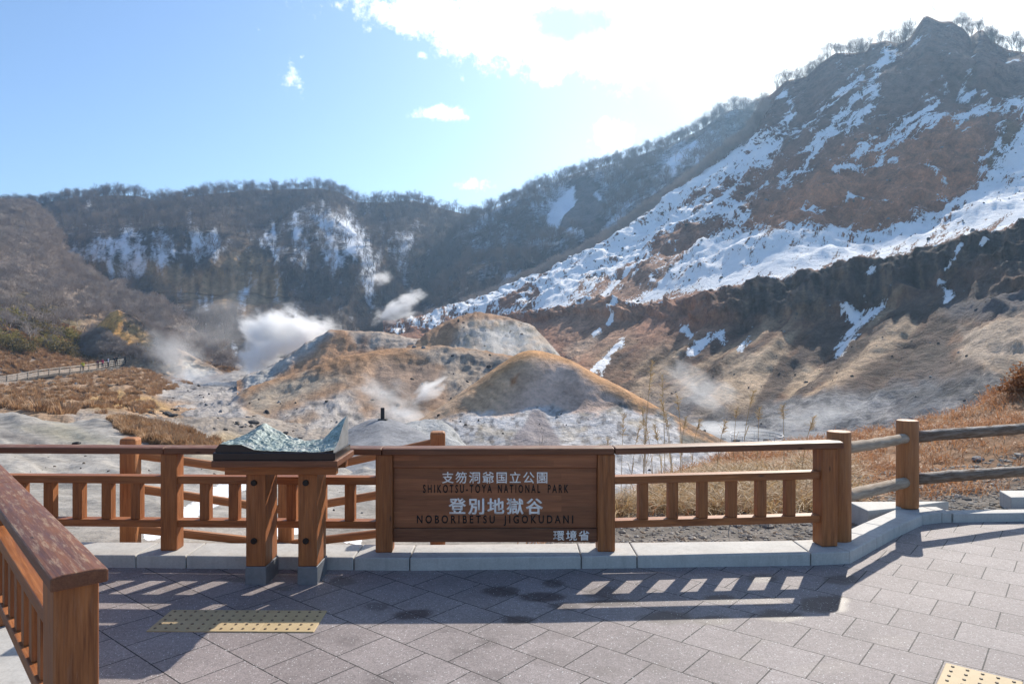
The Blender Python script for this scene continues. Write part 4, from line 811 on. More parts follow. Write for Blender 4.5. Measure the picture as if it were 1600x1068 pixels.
# ---- wooden balustrade fence
Zt0, Zt1, Zm0, Zm1, Zl0, Zl1, KH = .754, .802, .544, .597, .244, .294, .085
def V3(p, z): return Vector((p[0], p[1], z))
def balustrade(name, label, group, pts, rails, posts, gaps_n, cap_ends, extra=None):
    r = empty(name, (pts[0][0], pts[0][1], KH)); tag(r, label, 'fence', group)
    inv = Matrix.Translation(-Vector(r.location))
    def fin(mb, nm, mat, bevel=.005):
        mb.v = [tuple(inv @ Vector((q[0], q[1], q[2] + max(0.0, q[0] - .65) * .014 * q[2] / .8))) for q in mb.v]; return mb.build(nm, mat, r, bevel=bevel)
    for i, p in enumerate(pts):
        if posts[i] is None: continue
        w, dep, u = posts[i]; mb = MB(); mb.box(V3(p, (KH + Zt0) / 2), (0, 0, 1), u, (Zt0 - KH) / 2, w / 2, dep / 2); fin(mb, 'post', M_wood, .008)
    for i in range(len(pts) - 1):
        a, b = pts[i], pts[i + 1]
        if rails[i]:
            d = (Vector((*b, 0)) - Vector((*a, 0))); L = d.length; d.normalize(); e = .055
            a2, b2 = Vector((*a, 0)) + d * e, Vector((*b, 0)) - d * e
            for z0, z1, nm in ((Zm0, Zm1, 'mid_rail'), (Zl0, Zl1, 'lower_rail')):
                mb = MB(); mb.beam(a2 + Vector((0, 0, (z0 + z1) / 2)), b2 + Vector((0, 0, (z0 + z1) / 2)), .085, z1 - z0); fin(mb, nm, M_wood, .004)
            for t in gaps_n[i]:
                c = Vector((*a, 0)) + d * (t * L); mb = MB(); mb.box(c + Vector((0, 0, (Zl1 + Zm0) / 2)), (0, 0, 1), d, (Zm0 - Zl1) / 2, .034, .03); fin(mb, 'baluster', M_wood, .003)
    for (p0, p1) in cap_ends:
        d = Vector((*p1, 0)) - Vector((*p0, 0)); side = d.normalized().cross(Vector((0, 0, 1)))
        hw = .078; pr = [(-hw, Zt0), (hw, Zt0), (hw, Zt1 - .006), (hw * .55, Zt1), (-hw * .55, Zt1), (-hw, Zt1 - .006)]
        mb = MB(); mb.profile(Vector((*p0, 0)), Vector((*p1, 0)), pr, side); fin(mb, 'top_rail', M_rail, .006)
    return r
FP = [(-3.9, 4.92), (-2.375, 4.872), (-.879, 4.828), (.648, 4.846), (2.232, 4.972)]
six = [(.5 + (i - 2.5) * .1355) for i in range(6)]
ux = Vector((1, 0.03, 0))
balustrade('wooden_fence', 'long brown timber balustrade holding the park name board, on the far kerb', 'timber balustrades', FP, [True, True, False, True],
           [(.115, .115, ux), (.113, .116, ux), (.115, .116, ux), (.12, .116, ux), (.118, .13, Vector((1, .12, 0)))], [six, six, [], [(.5 + (i - 2.5) * .1335) for i in range(6)]],
           [((-4.0, 4.923), (-2.40, 4.873)), ((-2.397, 4.873), (-.890, 4.829)), ((-.887, 4.829), (.70, 4.85)), ((.703, 4.85), (2.33, 4.98))])
NU, NV = Vector((-.673, .740, 0)), Vector((.740, .673, 0)); NA = Vector((-1.415, 2.15, 0)) + NV * .0625
def near_pt(t): q = NA + NU * t; return (q.x, q.y)
fence2 = [near_pt(.095), near_pt(1.85), near_pt(3.62)]
balustrade('wooden_fence', 'close brown timber balustrade with scuffed cap rail, cut by the left photo edge', 'timber balustrades', fence2, [True, True], [(.125, .19, NV), (.115, .116, NV), None],
           [[.115 + i * .111 for i in range(8)], [.1 + i * .115 for i in range(8)]], [(near_pt(-.05), near_pt(1.84)), (near_pt(1.843), near_pt(3.66))])

# ---- park sign
def text_mesh(body, w, h, bold, shear=0.0, spacing=1.0, ext=.0015, heavy=0.0):
    cu = bpy.data.curves.new('lettering', 'FONT'); cu.body = body; cu.size = 1.0; cu.offset = bold; cu.shear = shear; cu.space_character = spacing; cu.resolution_u = 4
    cu.extrude = 0.0
    to = bpy.data.objects.new('lettering', cu); COL.objects.link(to); dg = bpy.context.evaluated_depsgraph_get(); dg.update()
    me = bpy.data.meshes.new_from_object(to.evaluated_get(dg)); bpy.data.objects.remove(to); bpy.data.curves.remove(cu)
    co = np.zeros(len(me.vertices) * 3, np.float32); me.vertices.foreach_get('co', co); co = co.reshape(-1, 3)
    lo, hi = co.min(0), co.max(0)
    if body.isascii(): lo[1] = -bold                                             # baseline, so that a J hangs below it
    co[:, 0] = (co[:, 0] - (lo[0] + hi[0]) / 2) * w / (hi[0] - lo[0]); co[:, 1] = (co[:, 1] - (lo[1] + hi[1]) / 2) * h / (hi[1] - lo[1])
    co[:, 0] *= 1.0; out = np.stack([co[:, 0], np.zeros(len(co)), co[:, 1]], -1); me.vertices.foreach_set('co', out.astype(np.float32).ravel()); me.update()
    bm = bmesh.new(); bm.from_mesh(me); ge = bmesh.ops.extrude_face_region(bm, geom=bm.faces[:]); vs = [e for e in ge['geom'] if isinstance(e, bmesh.types.BMVert)]
    bmesh.ops.translate(bm, verts=vs, vec=(0, -ext * 2, 0)); bmesh.ops.recalc_face_normals(bm, faces=bm.faces)
    if heavy:                                                                    # thicker brush strokes: slightly shifted, slightly prouder second strokes
        g0 = bm.verts[:] + bm.edges[:] + bm.faces[:]
        for dx, dz, dy in ((heavy, 0, -.0003), (heavy * .5, heavy * .7, -.0006)):
            d = bmesh.ops.duplicate(bm, geom=g0); bmesh.ops.translate(bm, verts=[e for e in d['geom'] if isinstance(e, bmesh.types.BMVert)], vec=(dx, dy, dz))
    bm.to_mesh(me); bm.free()
    return me
def park_sign():
    r = empty('park_sign', (-.115, 4.837, .145)); tag(r, 'brown timber national park name board with white and black lettering, filling one fence bay', 'sign')
    def bd(nm, z0, z1, yf, th, mat, x0=-.8205, x1=.5875):
        mb = MB(); mb.box((0 + (x0 + x1) / 2 + .115, yf + th / 2 - 4.837, (z0 + z1) / 2 - .145), (1, 0, 0), (0, 0, 1), (x1 - x0) / 2, (z1 - z0) / 2, th / 2); return mb.build(nm, mat, r, bevel=.004)
    bd('header_board', .660, .752, 4.808, .05, M_panel); pn = bd('name_panel', .242, .658, 4.826, .03, M_panel); bt = bd('footer_board', .147, .240, 4.806, .055, M_rail)
    def tx(body, px0, px1, py0, py1, yf, mat, parent, bold, shear=0, heavy=0.0):
        k = yf / F; w = (px1 - px0) * k; h = (py1 - py0) * k; cx = ((px0 + px1) / 2 - CX) * k; cz = H - ((py0 + py1) / 2 - CY) * k
        o = link('lettering', text_mesh(body, w, h, bold, shear, 1.55 if body.isascii() else 1.22, heavy=heavy), mat, parent); o.location = (cx + .115, yf - 4.837 + .0005, cz - .145); return o
    yp, yb = 4.826, 4.806
    tx('\u652f\u7b0f\u6d1e\u723a\u56fd\u7acb\u516c\u5712', 690.5, 855, 736.5, 754.5, yp, M_white, pn, .006, 0.0, .0012)
    for w_, a_, b_ in (('SHIKOTSU-TOYA', 661, 768.5), ('NATIONAL', 778, 844), ('PARK', 856, 888)): tx(w_, a_, b_, 756.5, 769.3, yp, M_black, pn, .016)
    tx('\u767b\u5225\u5730\u7344\u8c37', 701, 847.5, 778, 803, yp, M_white, pn, .010, 0.0, .0035)
    for w_, a_, b_ in (('NOBORIBETSU', 651.5, 773), ('JIGOKUDANI', 787, 895.5)): tx(w_, a_, b_, 804.3, 816.8, yp, M_black, pn, .016)
    tx('\u74b0\u5883\u7701', 864.5, 921, 828, 843.8, yb, M_white, bt, .012)
park_sign()

# ---- log fences
def log_fence(label, posts, rails, pmat, group='log fences'):
    x, y, z0, z1, rad = posts[0]; r = empty('log_fence', (x, y, z0)); tag(r, label, 'fence', group); off = Vector((x, y, z0))
    for (x, y, z0, z1, rad) in posts:
        mb = MB(); mb.tube(Vector((x, y, z0)) - off, Vector((x, y, z1)) - off, rad * 1.02, rad, 28, 1); mb.build('post', pmat, r, bevel=.008, smooth=True)
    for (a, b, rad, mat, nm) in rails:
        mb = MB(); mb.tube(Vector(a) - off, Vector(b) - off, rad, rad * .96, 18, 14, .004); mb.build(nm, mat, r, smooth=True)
log_fence('grey weathered log fence with round orange posts leaving the kerb bend', [(2.392, 5.10, .08, .876, .083), (3.46, 6.10, .09, .850, .088), (5.45, 6.85, 0, .86, .088)],
          [((2.46, 5.17, .737), (3.40, 6.04, .695), .044, M_grey, 'upper_rail'), ((2.46, 5.17, .385), (3.40, 6.04, .315), .048, M_grey, 'lower_rail'),
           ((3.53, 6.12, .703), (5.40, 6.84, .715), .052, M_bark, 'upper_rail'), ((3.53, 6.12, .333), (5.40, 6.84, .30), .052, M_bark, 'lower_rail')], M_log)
def sq_fence():
    Ps = [(204, 5.40, 683), (447, 6.25, 722), (684, 5.75, 673.5)]; W = []
    r = empty('log_fence'); r.location = (P(204, 700, 5.4).x, 5.40, -.1); off = Vector(r.location); tag(r, 'brown rail fence dipping behind the balustrade and the bronze relief', 'fence', 'log fences')
    for px, Y, pt in Ps:
        t = P(px, pt, Y); mb = MB(); mb.box(Vector((t.x, Y, (t.z - .35) / 2)) - off, (0, 0, 1), (1, .1, 0), (t.z + .35) / 2, .062, .062); mb.build('post', M_log, r, bevel=.02); W.append(t)
    for (a, b, c) in (((204, 708), (447, 743), (684, 690)), ((204, 761), (447, 797), (684, 757)), ((204, 824), (447, 850), (684, 822))):
        pts = [P(px, py, Y + .0) for (px, py), (_, Y, _) in zip((a, b, c), Ps)]
        for p, q in zip(pts[:-1], pts[1:]):
            mb = MB(); mb.beam(p - off, q - off, .06, .07); mb.build('rail', M_log, r, bevel=.02)
sq_fence()

# ---- relief table and bronze relief
def relief_table():
    r = empty('relief_table', (-1.43, 4.42, 0)); tag(r, 'stout brown timber stand on two double legs carrying the bronze relief', 'stand'); off = Vector((-1.43, 4.42, 0))
    def fin(mb, nm, mat, par=None, b=.005):
        mb.v = [tuple(Vector(q) - off) for q in mb.v]; return mb.build(nm, mat, par or r, bevel=b)
    for x0, x1 in ((-1.673, -1.549), (-1.345, -1.226)):
        xc, hw = (x0 + x1) / 2, (x1 - x0) / 2
        mb = MB(); mb.box((xc, 4.437, .4405), (0, 0, 1), (1, 0, 0), .3255, hw, .057); mb.box((xc, 4.5555, .4405), (0, 0, 1), (1, 0, 0), .3255, hw - .004, .057); lg = fin(mb, 'leg', M_wood)
        mb = MB(); mb.box((xc, 4.497, .055), (0, 0, 1), (1, 0, 0), .059, hw + .003, .121); fin(mb, 'shoe', M_steel, lg, .004)
        for z in (.32, .60) if False else (.275, .640):
            mb = MB(); mb.tube((xc - .01, 4.384, z), (xc - .01, 4.368, z), .0195, .0185, 20); fin(mb, 'bolt', M_bolt, lg, .002)
    for yy in (4.345, 4.60):
        mb = MB(); mb.box((-1.435, yy, .734), (1, 0, 0), (0, 1, 0), .345, .032, .033); fin(mb, 'cross_beam', M_wood)
    mb = MB(); mb.box((-1.432, 4.42, .788), (1, 0, 0), (0, 1, 0), .380, .225, .0195); fin(mb, 'table_top', M_rail)
relief_table()
def relief_map():
    r = empty('relief_map', (-1.44, 4.415, .808)); tag(r, 'green bronze relief model of the valley on a black plinth, lying on the timber stand', 'relief model')
    hx, hy = .358, .19
    mb = MB(); mb.box((0, 0, .0225), (1, 0, 0), (0, 1, 0), hx + .012, hy + .012, .0225); mb.build('plinth', M_plinth_shade, r, bevel=.003)
    n = 150; m = 96; xs = np.linspace(-1, 1, n); ys = np.linspace(-1, 1, m); X, Y = np.meshgrid(xs, ys)
    hl = np.interp(X, [-1, -.72, -.52, -.30, -.05, .2, .45, .6, .75, .9, 1], [.03, .085, .135, .085, .045, .020, .022, .035, .10, .155, .19])
    hf = np.interp(X, [-1, -.93, -.55, -.35, -.2, .3, .7, .93, 1], [.02, .050, .048, .018, .012, .006, .004, .010, .016])
    tt = sstep(-1.0, 1.0, Y) ; Z = hf * (1 - tt) + hl * tt
    e = np.minimum(1, (1 - np.abs(Y)) * 6 + .3) * np.minimum(1, (1 - np.abs(X)) * 8 + .4)
    Z = Z + e * (.012 * fbm(X * 4, Y * 3, 0, 5, 3, ridged=True, gain=.62) + .007 * fbm(X * 14, Y * 9, 0, 3, 4)); Z = np.maximum(Z, .003) + .045
    top = np.stack([X * hx, Y * hy, Z], -1); bot = top.copy(); bot[..., 2] = .045
    idx = np.arange(n * m).reshape(m, n); Fc = [np.stack([idx[:-1, :-1], idx[:-1, 1:], idx[1:, 1:], idx[1:, :-1]], -1).reshape(-1, 4)]
    me = mesh_np('terrain_cast', top.reshape(-1, 3), Fc[0], False)
    mt, k, b = new_mat('verdigris_bronze'); co = k.coord('Object'); n1 = k.noise(co, 30, 6, .7); n2 = k.noise(co, 9, 4, .6)
    c = k.mix(k.ramp(n1, .38, .66), (0.18, 0.23, 0.20), (0.44, 0.51, 0.46)); c = k.mix(k.ramp(n2, .52, .68, 0, .7), c, (0.40, 0.40, 0.375))
    k.l.new(c, b.inputs['Base Color']); b.inputs['Roughness'].default_value = .62; b.inputs['Metallic'].default_value = .0; k.l.new(k.bump(n1, .6, .006), b.inputs['Normal'])
    link('terrain_cast', me, mt, r)
    ring = np.concatenate([idx[0, :], idx[1:, -1], idx[-1, -2::-1], idx[-2:0:-1, 0]]); tv = top.reshape(-1, 3)[ring]; bv = tv.copy(); bv[:, 2] = .0445; K = len(ring)
    off = np.where(np.abs(tv[:, :1]) >= hx - 1e-6, 0, 0)
    fs = [(i, (i + 1) % K, K + (i + 1) % K, K + i) for i in range(K)]
    def wall(sel, nm, mat):
        me = mesh_np(nm, np.concatenate([bv, tv]), [fs[i] for i in sel], False); link(nm, me, mat, r)
    wall([i for i in range(K) if n - 1 <= i < n - 1 + m - 1], 'side_wall', simple_mat('bare_cast_side', (0.30, 0.30, 0.295), .45, .25, 14, .3))
    wall([i for i in range(K) if not (n - 1 <= i < n - 1 + m - 1)], 'shaded_wall', M_plinth_shade)  # black here is painted shade on the cast's walls, not plinth stone
relief_map()

# ================================================================== VEGETATION
def twig_mesh(name, seed, h, levels, fork, r0, trunk=.32, spread=.62, up=.35, sides=3, decay=.66):
    R = random.Random(seed); V, Fq = [], []
    def seg(p, q, a, b):
        u = (q - p).normalized(); e = u.orthogonal().normalized(); f = u.cross(e); o = len(V)
        for c, r in ((p, a), (q, b)):
            for i in range(sides):
                t = 2 * math.pi * i / sides; V.append(tuple(c + (e * math.cos(t) + f * math.sin(t)) * r))
        Fq.extend([(o + i, o + (i + 1) % sides, o + sides + (i + 1) % sides, o + sides + i) for i in range(sides)])
    def grow(p, d, L, r, lv):
        q = p + d * L; seg(p, q, r, r * .72)
        if lv <= 0: return
        e = d.orthogonal().normalized(); n = fork if lv > 1 else fork + 1; ph = R.uniform(0, 6.28)
        for i in range(n):
            a = ph + 2 * math.pi * i / n + R.uniform(-.5, .5); e2 = Matrix.Rotation(a, 3, d) @ e
            d2 = (d + e2 * R.uniform(.5, 1.1) * spread + Vector((0, 0, up * R.uniform(.3, 1)))).normalized()
            grow(q if i < n - 1 else p.lerp(q, R.uniform(.45, .8)), d2, L * decay * R.uniform(.75, 1.2), r * .62, lv - 1)
    d0 = Vector((R.uniform(-.12, .12), R.uniform(-.12, .12), 1)).normalized()
    grow(Vector((0, 0, -.03 * h)), d0, h * trunk, r0, levels)
    V = np.array(V); V *= h / V[:, 2].max()
    return mesh_np(name, V, Fq, False)
M_bark_far = simple_mat('far_twigs', (0.21, 0.168, 0.142), .9, .3, .5)
M_twig_l = simple_mat('pale_twigs', (0.39, 0.325, 0.28), .9, .3, .5)
M_brush = simple_mat('russet_brush', (0.26, 0.165, 0.105), .9, .3, .8)
def pick(S, n, mask=None):
    """random points on a terrain sheet, uniform per area; also their photo bearing"""
    G = S.G; e1 = G[:-1, 1:] - G[:-1, :-1]; e2 = G[1:, :-1] - G[:-1, :-1]; w = np.linalg.norm(np.cross(e1, e2), axis=-1)
    if mask is not None: w = w * mask[:-1, :-1]
    p = (w / w.sum()).ravel(); idx = rng.choice(len(p), n, p=p); r, c = np.unravel_index(idx, w.shape); a, b = rng.random((2, n, 1))
    return G[r, c] + e1[r, c] * a + e2[r, c] * b, r, c
trees = [twig_mesh('bare_tree', 100 + i, 9.0, 5, 3, .12, trunk=.20 + .04 * (i % 3), spread=.50 + .12 * (i % 2), up=.30, decay=.80) for i in range(6)]
for t in trees: t.materials.append(M_bark_far)
TREE_OBS = []
def plant(name, me, loc, rz, s, label, cat, group):
    o = link(name, me); o.location = loc; o.rotation_euler = (0, 0, rz); o.scale = s if isinstance(s, tuple) else (s, s, s)
    tag(o, label, cat, group); return o
def skyline(S, tcrest, x0, x1, n, hs, label, group, jitter=6, dens=None):
    r = int(np.argmin(np.abs(S.T[:, 0] - tcrest))); xs = S.px[r]
    for i in range(n):
        while True:
            x = random.uniform(x0, x1)
            if dens is None or random.random() < dens(x): break
        c = int(np.argmin(np.abs(xs - x))); rr = r - random.choice((0, 0, 1, 1, 2, 3)); p = S.G[max(rr, 0), c]
        o = plant('bare_tree', trees[random.randrange(6)], (p[0] + random.uniform(-1, 1), p[1] + random.uniform(-jitter, jitter) * .2, p[2] - .4), random.uniform(0, 6.28), random.uniform(*hs) / 9.0, label, 'tree', group)
        TREE_OBS.append(o)
skyline(S_far, 3, -20, 745, 100, (6, 11), 'bare winter tree on the skyline of the far wooded hill', 'skyline trees of the far hill')
skyline(S_back, 3, 745, 1190, 80, (6, 10), 'bare winter tree on the rising skyline left of the big mountain', 'skyline trees left of the mountain')
skyline(S_mtn, 6, 1496, 1640, 48, (4, 7.5), 'bare winter tree behind the summit pinnacle at the right photo edge', 'trees right of the summit', dens=lambda x: .5 if 1520 < x < 1545 else 1)
skyline(S_mtn, 6, 1215, 1460, 66, (3.5, 7), 'bare winter tree along the rocky ridge leading up to the summit', 'trees on the summit ridge', dens=lambda x: .9 if x < 1425 else .1)

def scatter(name, pts, scl, sources, kind='stuff', tilt=.12):
    me = bpy.data.meshes.new(name); me.vertices.add(len(pts)); me.vertices.foreach_set('co', np.asarray(pts, np.float32).ravel())
    a = me.attributes.new('size', 'FLOAT', 'POINT'); a.data.foreach_set('value', np.asarray(scl, np.float32)); me.update()
    o = link(name, me); tag(o, kind=kind)
    ng = bpy.data.node_groups.new(name, 'GeometryNodeTree'); ng.interface.new_socket('Geometry', in_out='INPUT', socket_type='NodeSocketGeometry'); ng.interface.new_socket('Geometry', in_out='OUTPUT', socket_type='NodeSocketGeometry')
    n, l = ng.nodes, ng.links; gi, go = n.new('NodeGroupInput'), n.new('NodeGroupOutput'); ip = n.new('GeometryNodeInstanceOnPoints'); jn = n.new('GeometryNodeJoinGeometry')
    for s in sources:
        oi = n.new('GeometryNodeObjectInfo'); oi.transform_space = 'ORIGINAL'; oi.inputs['Object'].default_value = s; oi.inputs['As Instance'].default_value = True; l.new(oi.outputs['Geometry'], jn.inputs[0])
    rv = n.new('FunctionNodeRandomValue'); rv.data_type = 'FLOAT_VECTOR'; rv.inputs[0].default_value = (-tilt, -tilt, 0); rv.inputs[1].default_value = (tilt, tilt, 6.28)
    na = n.new('GeometryNodeInputNamedAttribute'); na.data_type = 'FLOAT'; na.inputs[0].default_value = 'size'
    l.new(gi.outputs[0], ip.inputs['Points']); l.new(jn.outputs[0], ip.inputs['Instance']); ip.inputs['Pick Instance'].default_value = True
    l.new(rv.outputs[0], ip.inputs['Rotation']); l.new(na.outputs['Attribute'], ip.inputs['Scale']); l.new(ip.outputs[0], go.inputs[0])
    md = o.modifiers.new('scatter', 'NODES'); md.node_group = ng
    return o
def far_forest():
    x, y = S_far.px, S_far.py
    cliff = polysd(x, y, [(95, 392), (215, 395), (300, 415), (350, 395), (385, 385), (420, 405), (450, 470), (420, 490), (330, 490), (250, 455), (120, 425)])
    m = np.where(cliff > 0, .04, 1.0) * (S_far.T < 2.98) * (S_far.T > .2)
    snow = np.maximum(polysd(x, y, [(140, 385), (235, 352), (290, 390), (350, 355), (362, 400), (300, 400), (200, 440), (160, 430)]), polysd(x, y, [(395, 380), (500, 312), (580, 370), (600, 420), (540, 420), (420, 410)]))
    m = m * np.where(snow > -4, .5, 1.0) * np.where((y > 455) & (y < 505) & (x > 210) & (x < 450), .15, 1.0)
    p, r, c = pick(S_far, 5200, m); o = scatter('far_forest', p, rng.uniform(.55, 1.05, len(p)), TREE_OBS[:5]); tag(o, 'dense bare winter woodland covering the far hillside', 'forest')
    x, y = S_back.px, S_back.py
    m = (S_back.T < 2.98) * (S_back.T > .1) * np.where(np.maximum(polysd(x, y, [(845, 345), (895, 285), (945, 300), (930, 368), (860, 365)]), polysd(x, y, [(1015, 280), (1060, 235), (1110, 200), (1060, 270)])) > -3, .06, 1.0)
    p, r, c = pick(S_back, 2600, m); o = scatter('forest', p, rng.uniform(.5, .95, len(p)), TREE_OBS[2:7]); tag(o, 'sparse bare woodland over snowy ground left of the mountain', 'forest')
far_forest()
# brush on the left hillside and along the spur at the mountain's left edge
bushes = [twig_mesh('bare_bush', 300 + i, 3.2, 4, 4, .05, trunk=.16, spread=1.0, up=.25, decay=.8) for i in range(4)]
for b_ in bushes: b_.materials.append(M_twig_l)
def on_sheet(S, px, py):
    d = (S.px - px) ** 2 + (S.py - py) ** 2; i = np.unravel_index(np.argmin(d), d.shape); return Vector(S.G[i])
BB = []
for i, (px, py, s) in enumerate([(70, 515, 1.4), (38, 500, 1.2), (190, 452, 1.5), (150, 462, 1.2), (15, 520, 1.3), (100, 500, 1.1), (240, 470, 1.2)]):
    p = on_sheet(S_left, px, py); BB.append(plant('bare_bush', bushes[i % 4], p - Vector((0, 0, .2)), i, s, 'tall leafless bush on the brushy hillside at the left', 'bush', 'tall leafless bushes on the left hillside'))
# leafy bushes
def leaf_bush(seed, n, R, leaf, tall=.8):
    g = np.random.default_rng(seed); V, Fq = [], []
    cl = g.normal(size=(26, 3)); cl /= np.linalg.norm(cl, axis=1, keepdims=True); cl *= g.uniform(.35, 1, (26, 1)); cl[:, 2] = np.abs(cl[:, 2])
    c = cl[g.integers(0, 26, n)] + g.normal(size=(n, 3)) * .17; c *= np.array([R, R, R * tall]); c[:, 2] = np.abs(c[:, 2])
    a = g.normal(size=(n, 3)); a /= np.linalg.norm(a, axis=1, keepdims=True); b = np.cross(a, g.normal(size=(n, 3))); b /= np.linalg.norm(b, axis=1, keepdims=True)
    s = leaf * g.uniform(.6, 1.3, (n, 1)); V = np.stack([c - a * s, c + b * s * .5, c + a * s, c - b * s * .5], 1).reshape(-1, 3)
    return mesh_np('leaves', V, np.arange(n * 4).reshape(n, 4), False)
M_leafy = simple_mat('olive_leaves', (0.26, 0.215, 0.065), .7, .4, 1.2, trans=.4); M_leafr = simple_mat('rusty_leaves', (0.34, 0.16, 0.07), .7, .4, 6, trans=.3)
M_leafd = simple_mat('dark_olive_leaves', (0.17, 0.13, 0.05), .7, .4, 1.2, trans=.4)
lb = [leaf_bush(5 + i, 1500, 3.0, .22) for i in range(3)]
for i, (px, py, s, mt) in enumerate([(12, 500, 1.1, 0), (50, 522, 1.3, 1), (98, 528, 1.1, 0), (28, 548, 1.0, 1), (85, 550, 1.0, 1), (120, 542, .8, 0), (-25, 525, 1.3, 0), (5, 535, .9, 0), (62, 495, .9, 1), (35, 515, 1.0, 0), (70, 540, .9, 0), (110, 556, .7, 1)]):
    p = on_sheet(S_left, px, py); r = empty('shrub', p - Vector((0, 0, .2)), i * 1.3); r.scale = (s, s, s)
    tag(r, 'olive green shrub above the far walkway' if mt == 0 else 'dark olive shrub above the far walkway', 'shrub', 'olive shrubs above the walkway' if mt == 0 else 'dark shrubs above the walkway')
    me = lb[i % 3].copy(); me.materials.append([M_leafy, M_leafd][mt]); link('leaves', me, None, r)
    st = twig_mesh('stems', 60 + i, 2.6, 2, 4, .06, trunk=.3, spread=.9); st.materials.append(M_bark_far); link('stems', st, None, r)
# rusty bush on the bank at the right edge
p = on_sheet(S_nr, 1612, 612); r = empty('shrub', p); tag(r, 'rusty brown leafy shrub on the grass bank at the right edge', 'shrub')
me = leaf_bush(77, 1400, .42, .035, .9); me.materials.append(M_leafr); link('leaves', me, None, r); st = twig_mesh('stems', 91, .5, 3, 4, .008, spread=.9); st.materials.append(M_bark_far); link('stems', st, None, r)

# grass -------------------------------------------------------------
def blade_mat():
    m, k, b = new_mat('dry_grass'); c = k.attr('tint'); k.l.new(c, b.inputs['Base Color']); b.inputs['Roughness'].default_value = .6; b.inputs['Specular IOR Level'].default_value = .3
    t = k.n.new('ShaderNodeBsdfTranslucent'); k.l.new(c, t.inputs[0]); mx = k.n.new('ShaderNodeMixShader'); mx.inputs[0].default_value = .35
    k.l.new(b.outputs[0], mx.inputs[1]); k.l.new(t.outputs[0], mx.inputs[2]); k.l.new(mx.outputs[0], k.n['Material Output'].inputs[0]); return m
M_grass = blade_mat()
def blades(name, base, hgt, lean, width, cols):
    n = len(base); th = rng.uniform(0, 2 * np.pi, n); d = np.stack([np.cos(th), np.sin(th), np.zeros(n)], -1); s = np.stack([-np.sin(th), np.cos(th), np.zeros(n)], -1)
    rot = rng.uniform(0, 2 * np.pi, n); s = np.stack([np.cos(rot), np.sin(rot), np.zeros(n)], -1)
    rows = []
    for t, w in ((0, 1), (.4, .85), (.75, .6), (1, .15)):
        c = base + d * (lean * hgt * t ** 1.8)[:, None] + np.array([0, 0, 1.0]) * (hgt * t * (1 - .55 * lean * t))[:, None]
        rows += [c - s * (width * w)[:, None], c + s * (width * w)[:, None]]
    V = np.stack(rows, 1).reshape(-1, 3); o = (np.arange(n) * 8)[:, None]
    Fq = np.concatenate([o + np.array([[2 * j, 2 * j + 1, 2 * j + 3, 2 * j + 2]]) for j in range(3)], 0)
    cc = np.repeat(np.concatenate([cols, np.ones((n, 1))], 1), 8, 0)
    me = mesh_np(name, V, Fq, True, {'tint': ('FLOAT_COLOR', cc)}); return link(name, me, M_grass)
def dry_grass():
    G = S_nr.G; nz = fbm(G[..., 0] / 1.1, G[..., 1] / 1.1, 0, 4, 6)
    m = sstep(1.9, 2.12, S_nr.T + .22 * nz) * (S_nr.T < 3.5) * (S_nr.px > 830) * np.where(nz < -.22, .25, 1.0)
    p, r, c = pick(S_nr, 2600, m); cl = np.repeat(p, 17, 0); n = len(cl); cl[:, :2] += rng.normal(size=(n, 2)) * .085; 
    pal = np.array([[.48, .22, .095], [.44, .175, .07], [.52, .28, .135], [.35, .15, .065], [.54, .36, .20]]); w = rng.dirichlet([1.2] * 5, n); cols = w @ pal
    o = blades('dry_grass', cl - [0, 0, .01], rng.uniform(.08, .26, n), rng.uniform(.5, 1.3, n), rng.uniform(.003, .0065, n), cols); tag(o, 'low russet dry grass covering the bank beyond the fence', 'grass', kind='stuff')
    # longer sedge just beyond the balustrade
    m = sstep(1.88, 2.02, S_nr.T + .1 * nz) * (S_nr.T < 2.5) * (S_nr.px > 860) * (S_nr.px < 1330)
    p, r, c = pick(S_nr, 170, m); cl = np.repeat(p, 60, 0); n = len(cl); cl[:, :2] += rng.normal(size=(n, 2)) * .07
    pal = np.array([[.52, .35, .17], [.58, .43, .25], [.28, .19, .08], [.44, .25, .11]]); w = rng.dirichlet([.7] * 4, n); cols = w @ pal
    o = blades('sedge', cl - [0, 0, .01], rng.uniform(.2, .46, n), rng.uniform(.6, 1.5, n), rng.uniform(.003, .006, n), cols); tag(o, 'arching straw coloured sedge just behind the right balustrade bay', 'sedge', kind='stuff')
dry_grass()
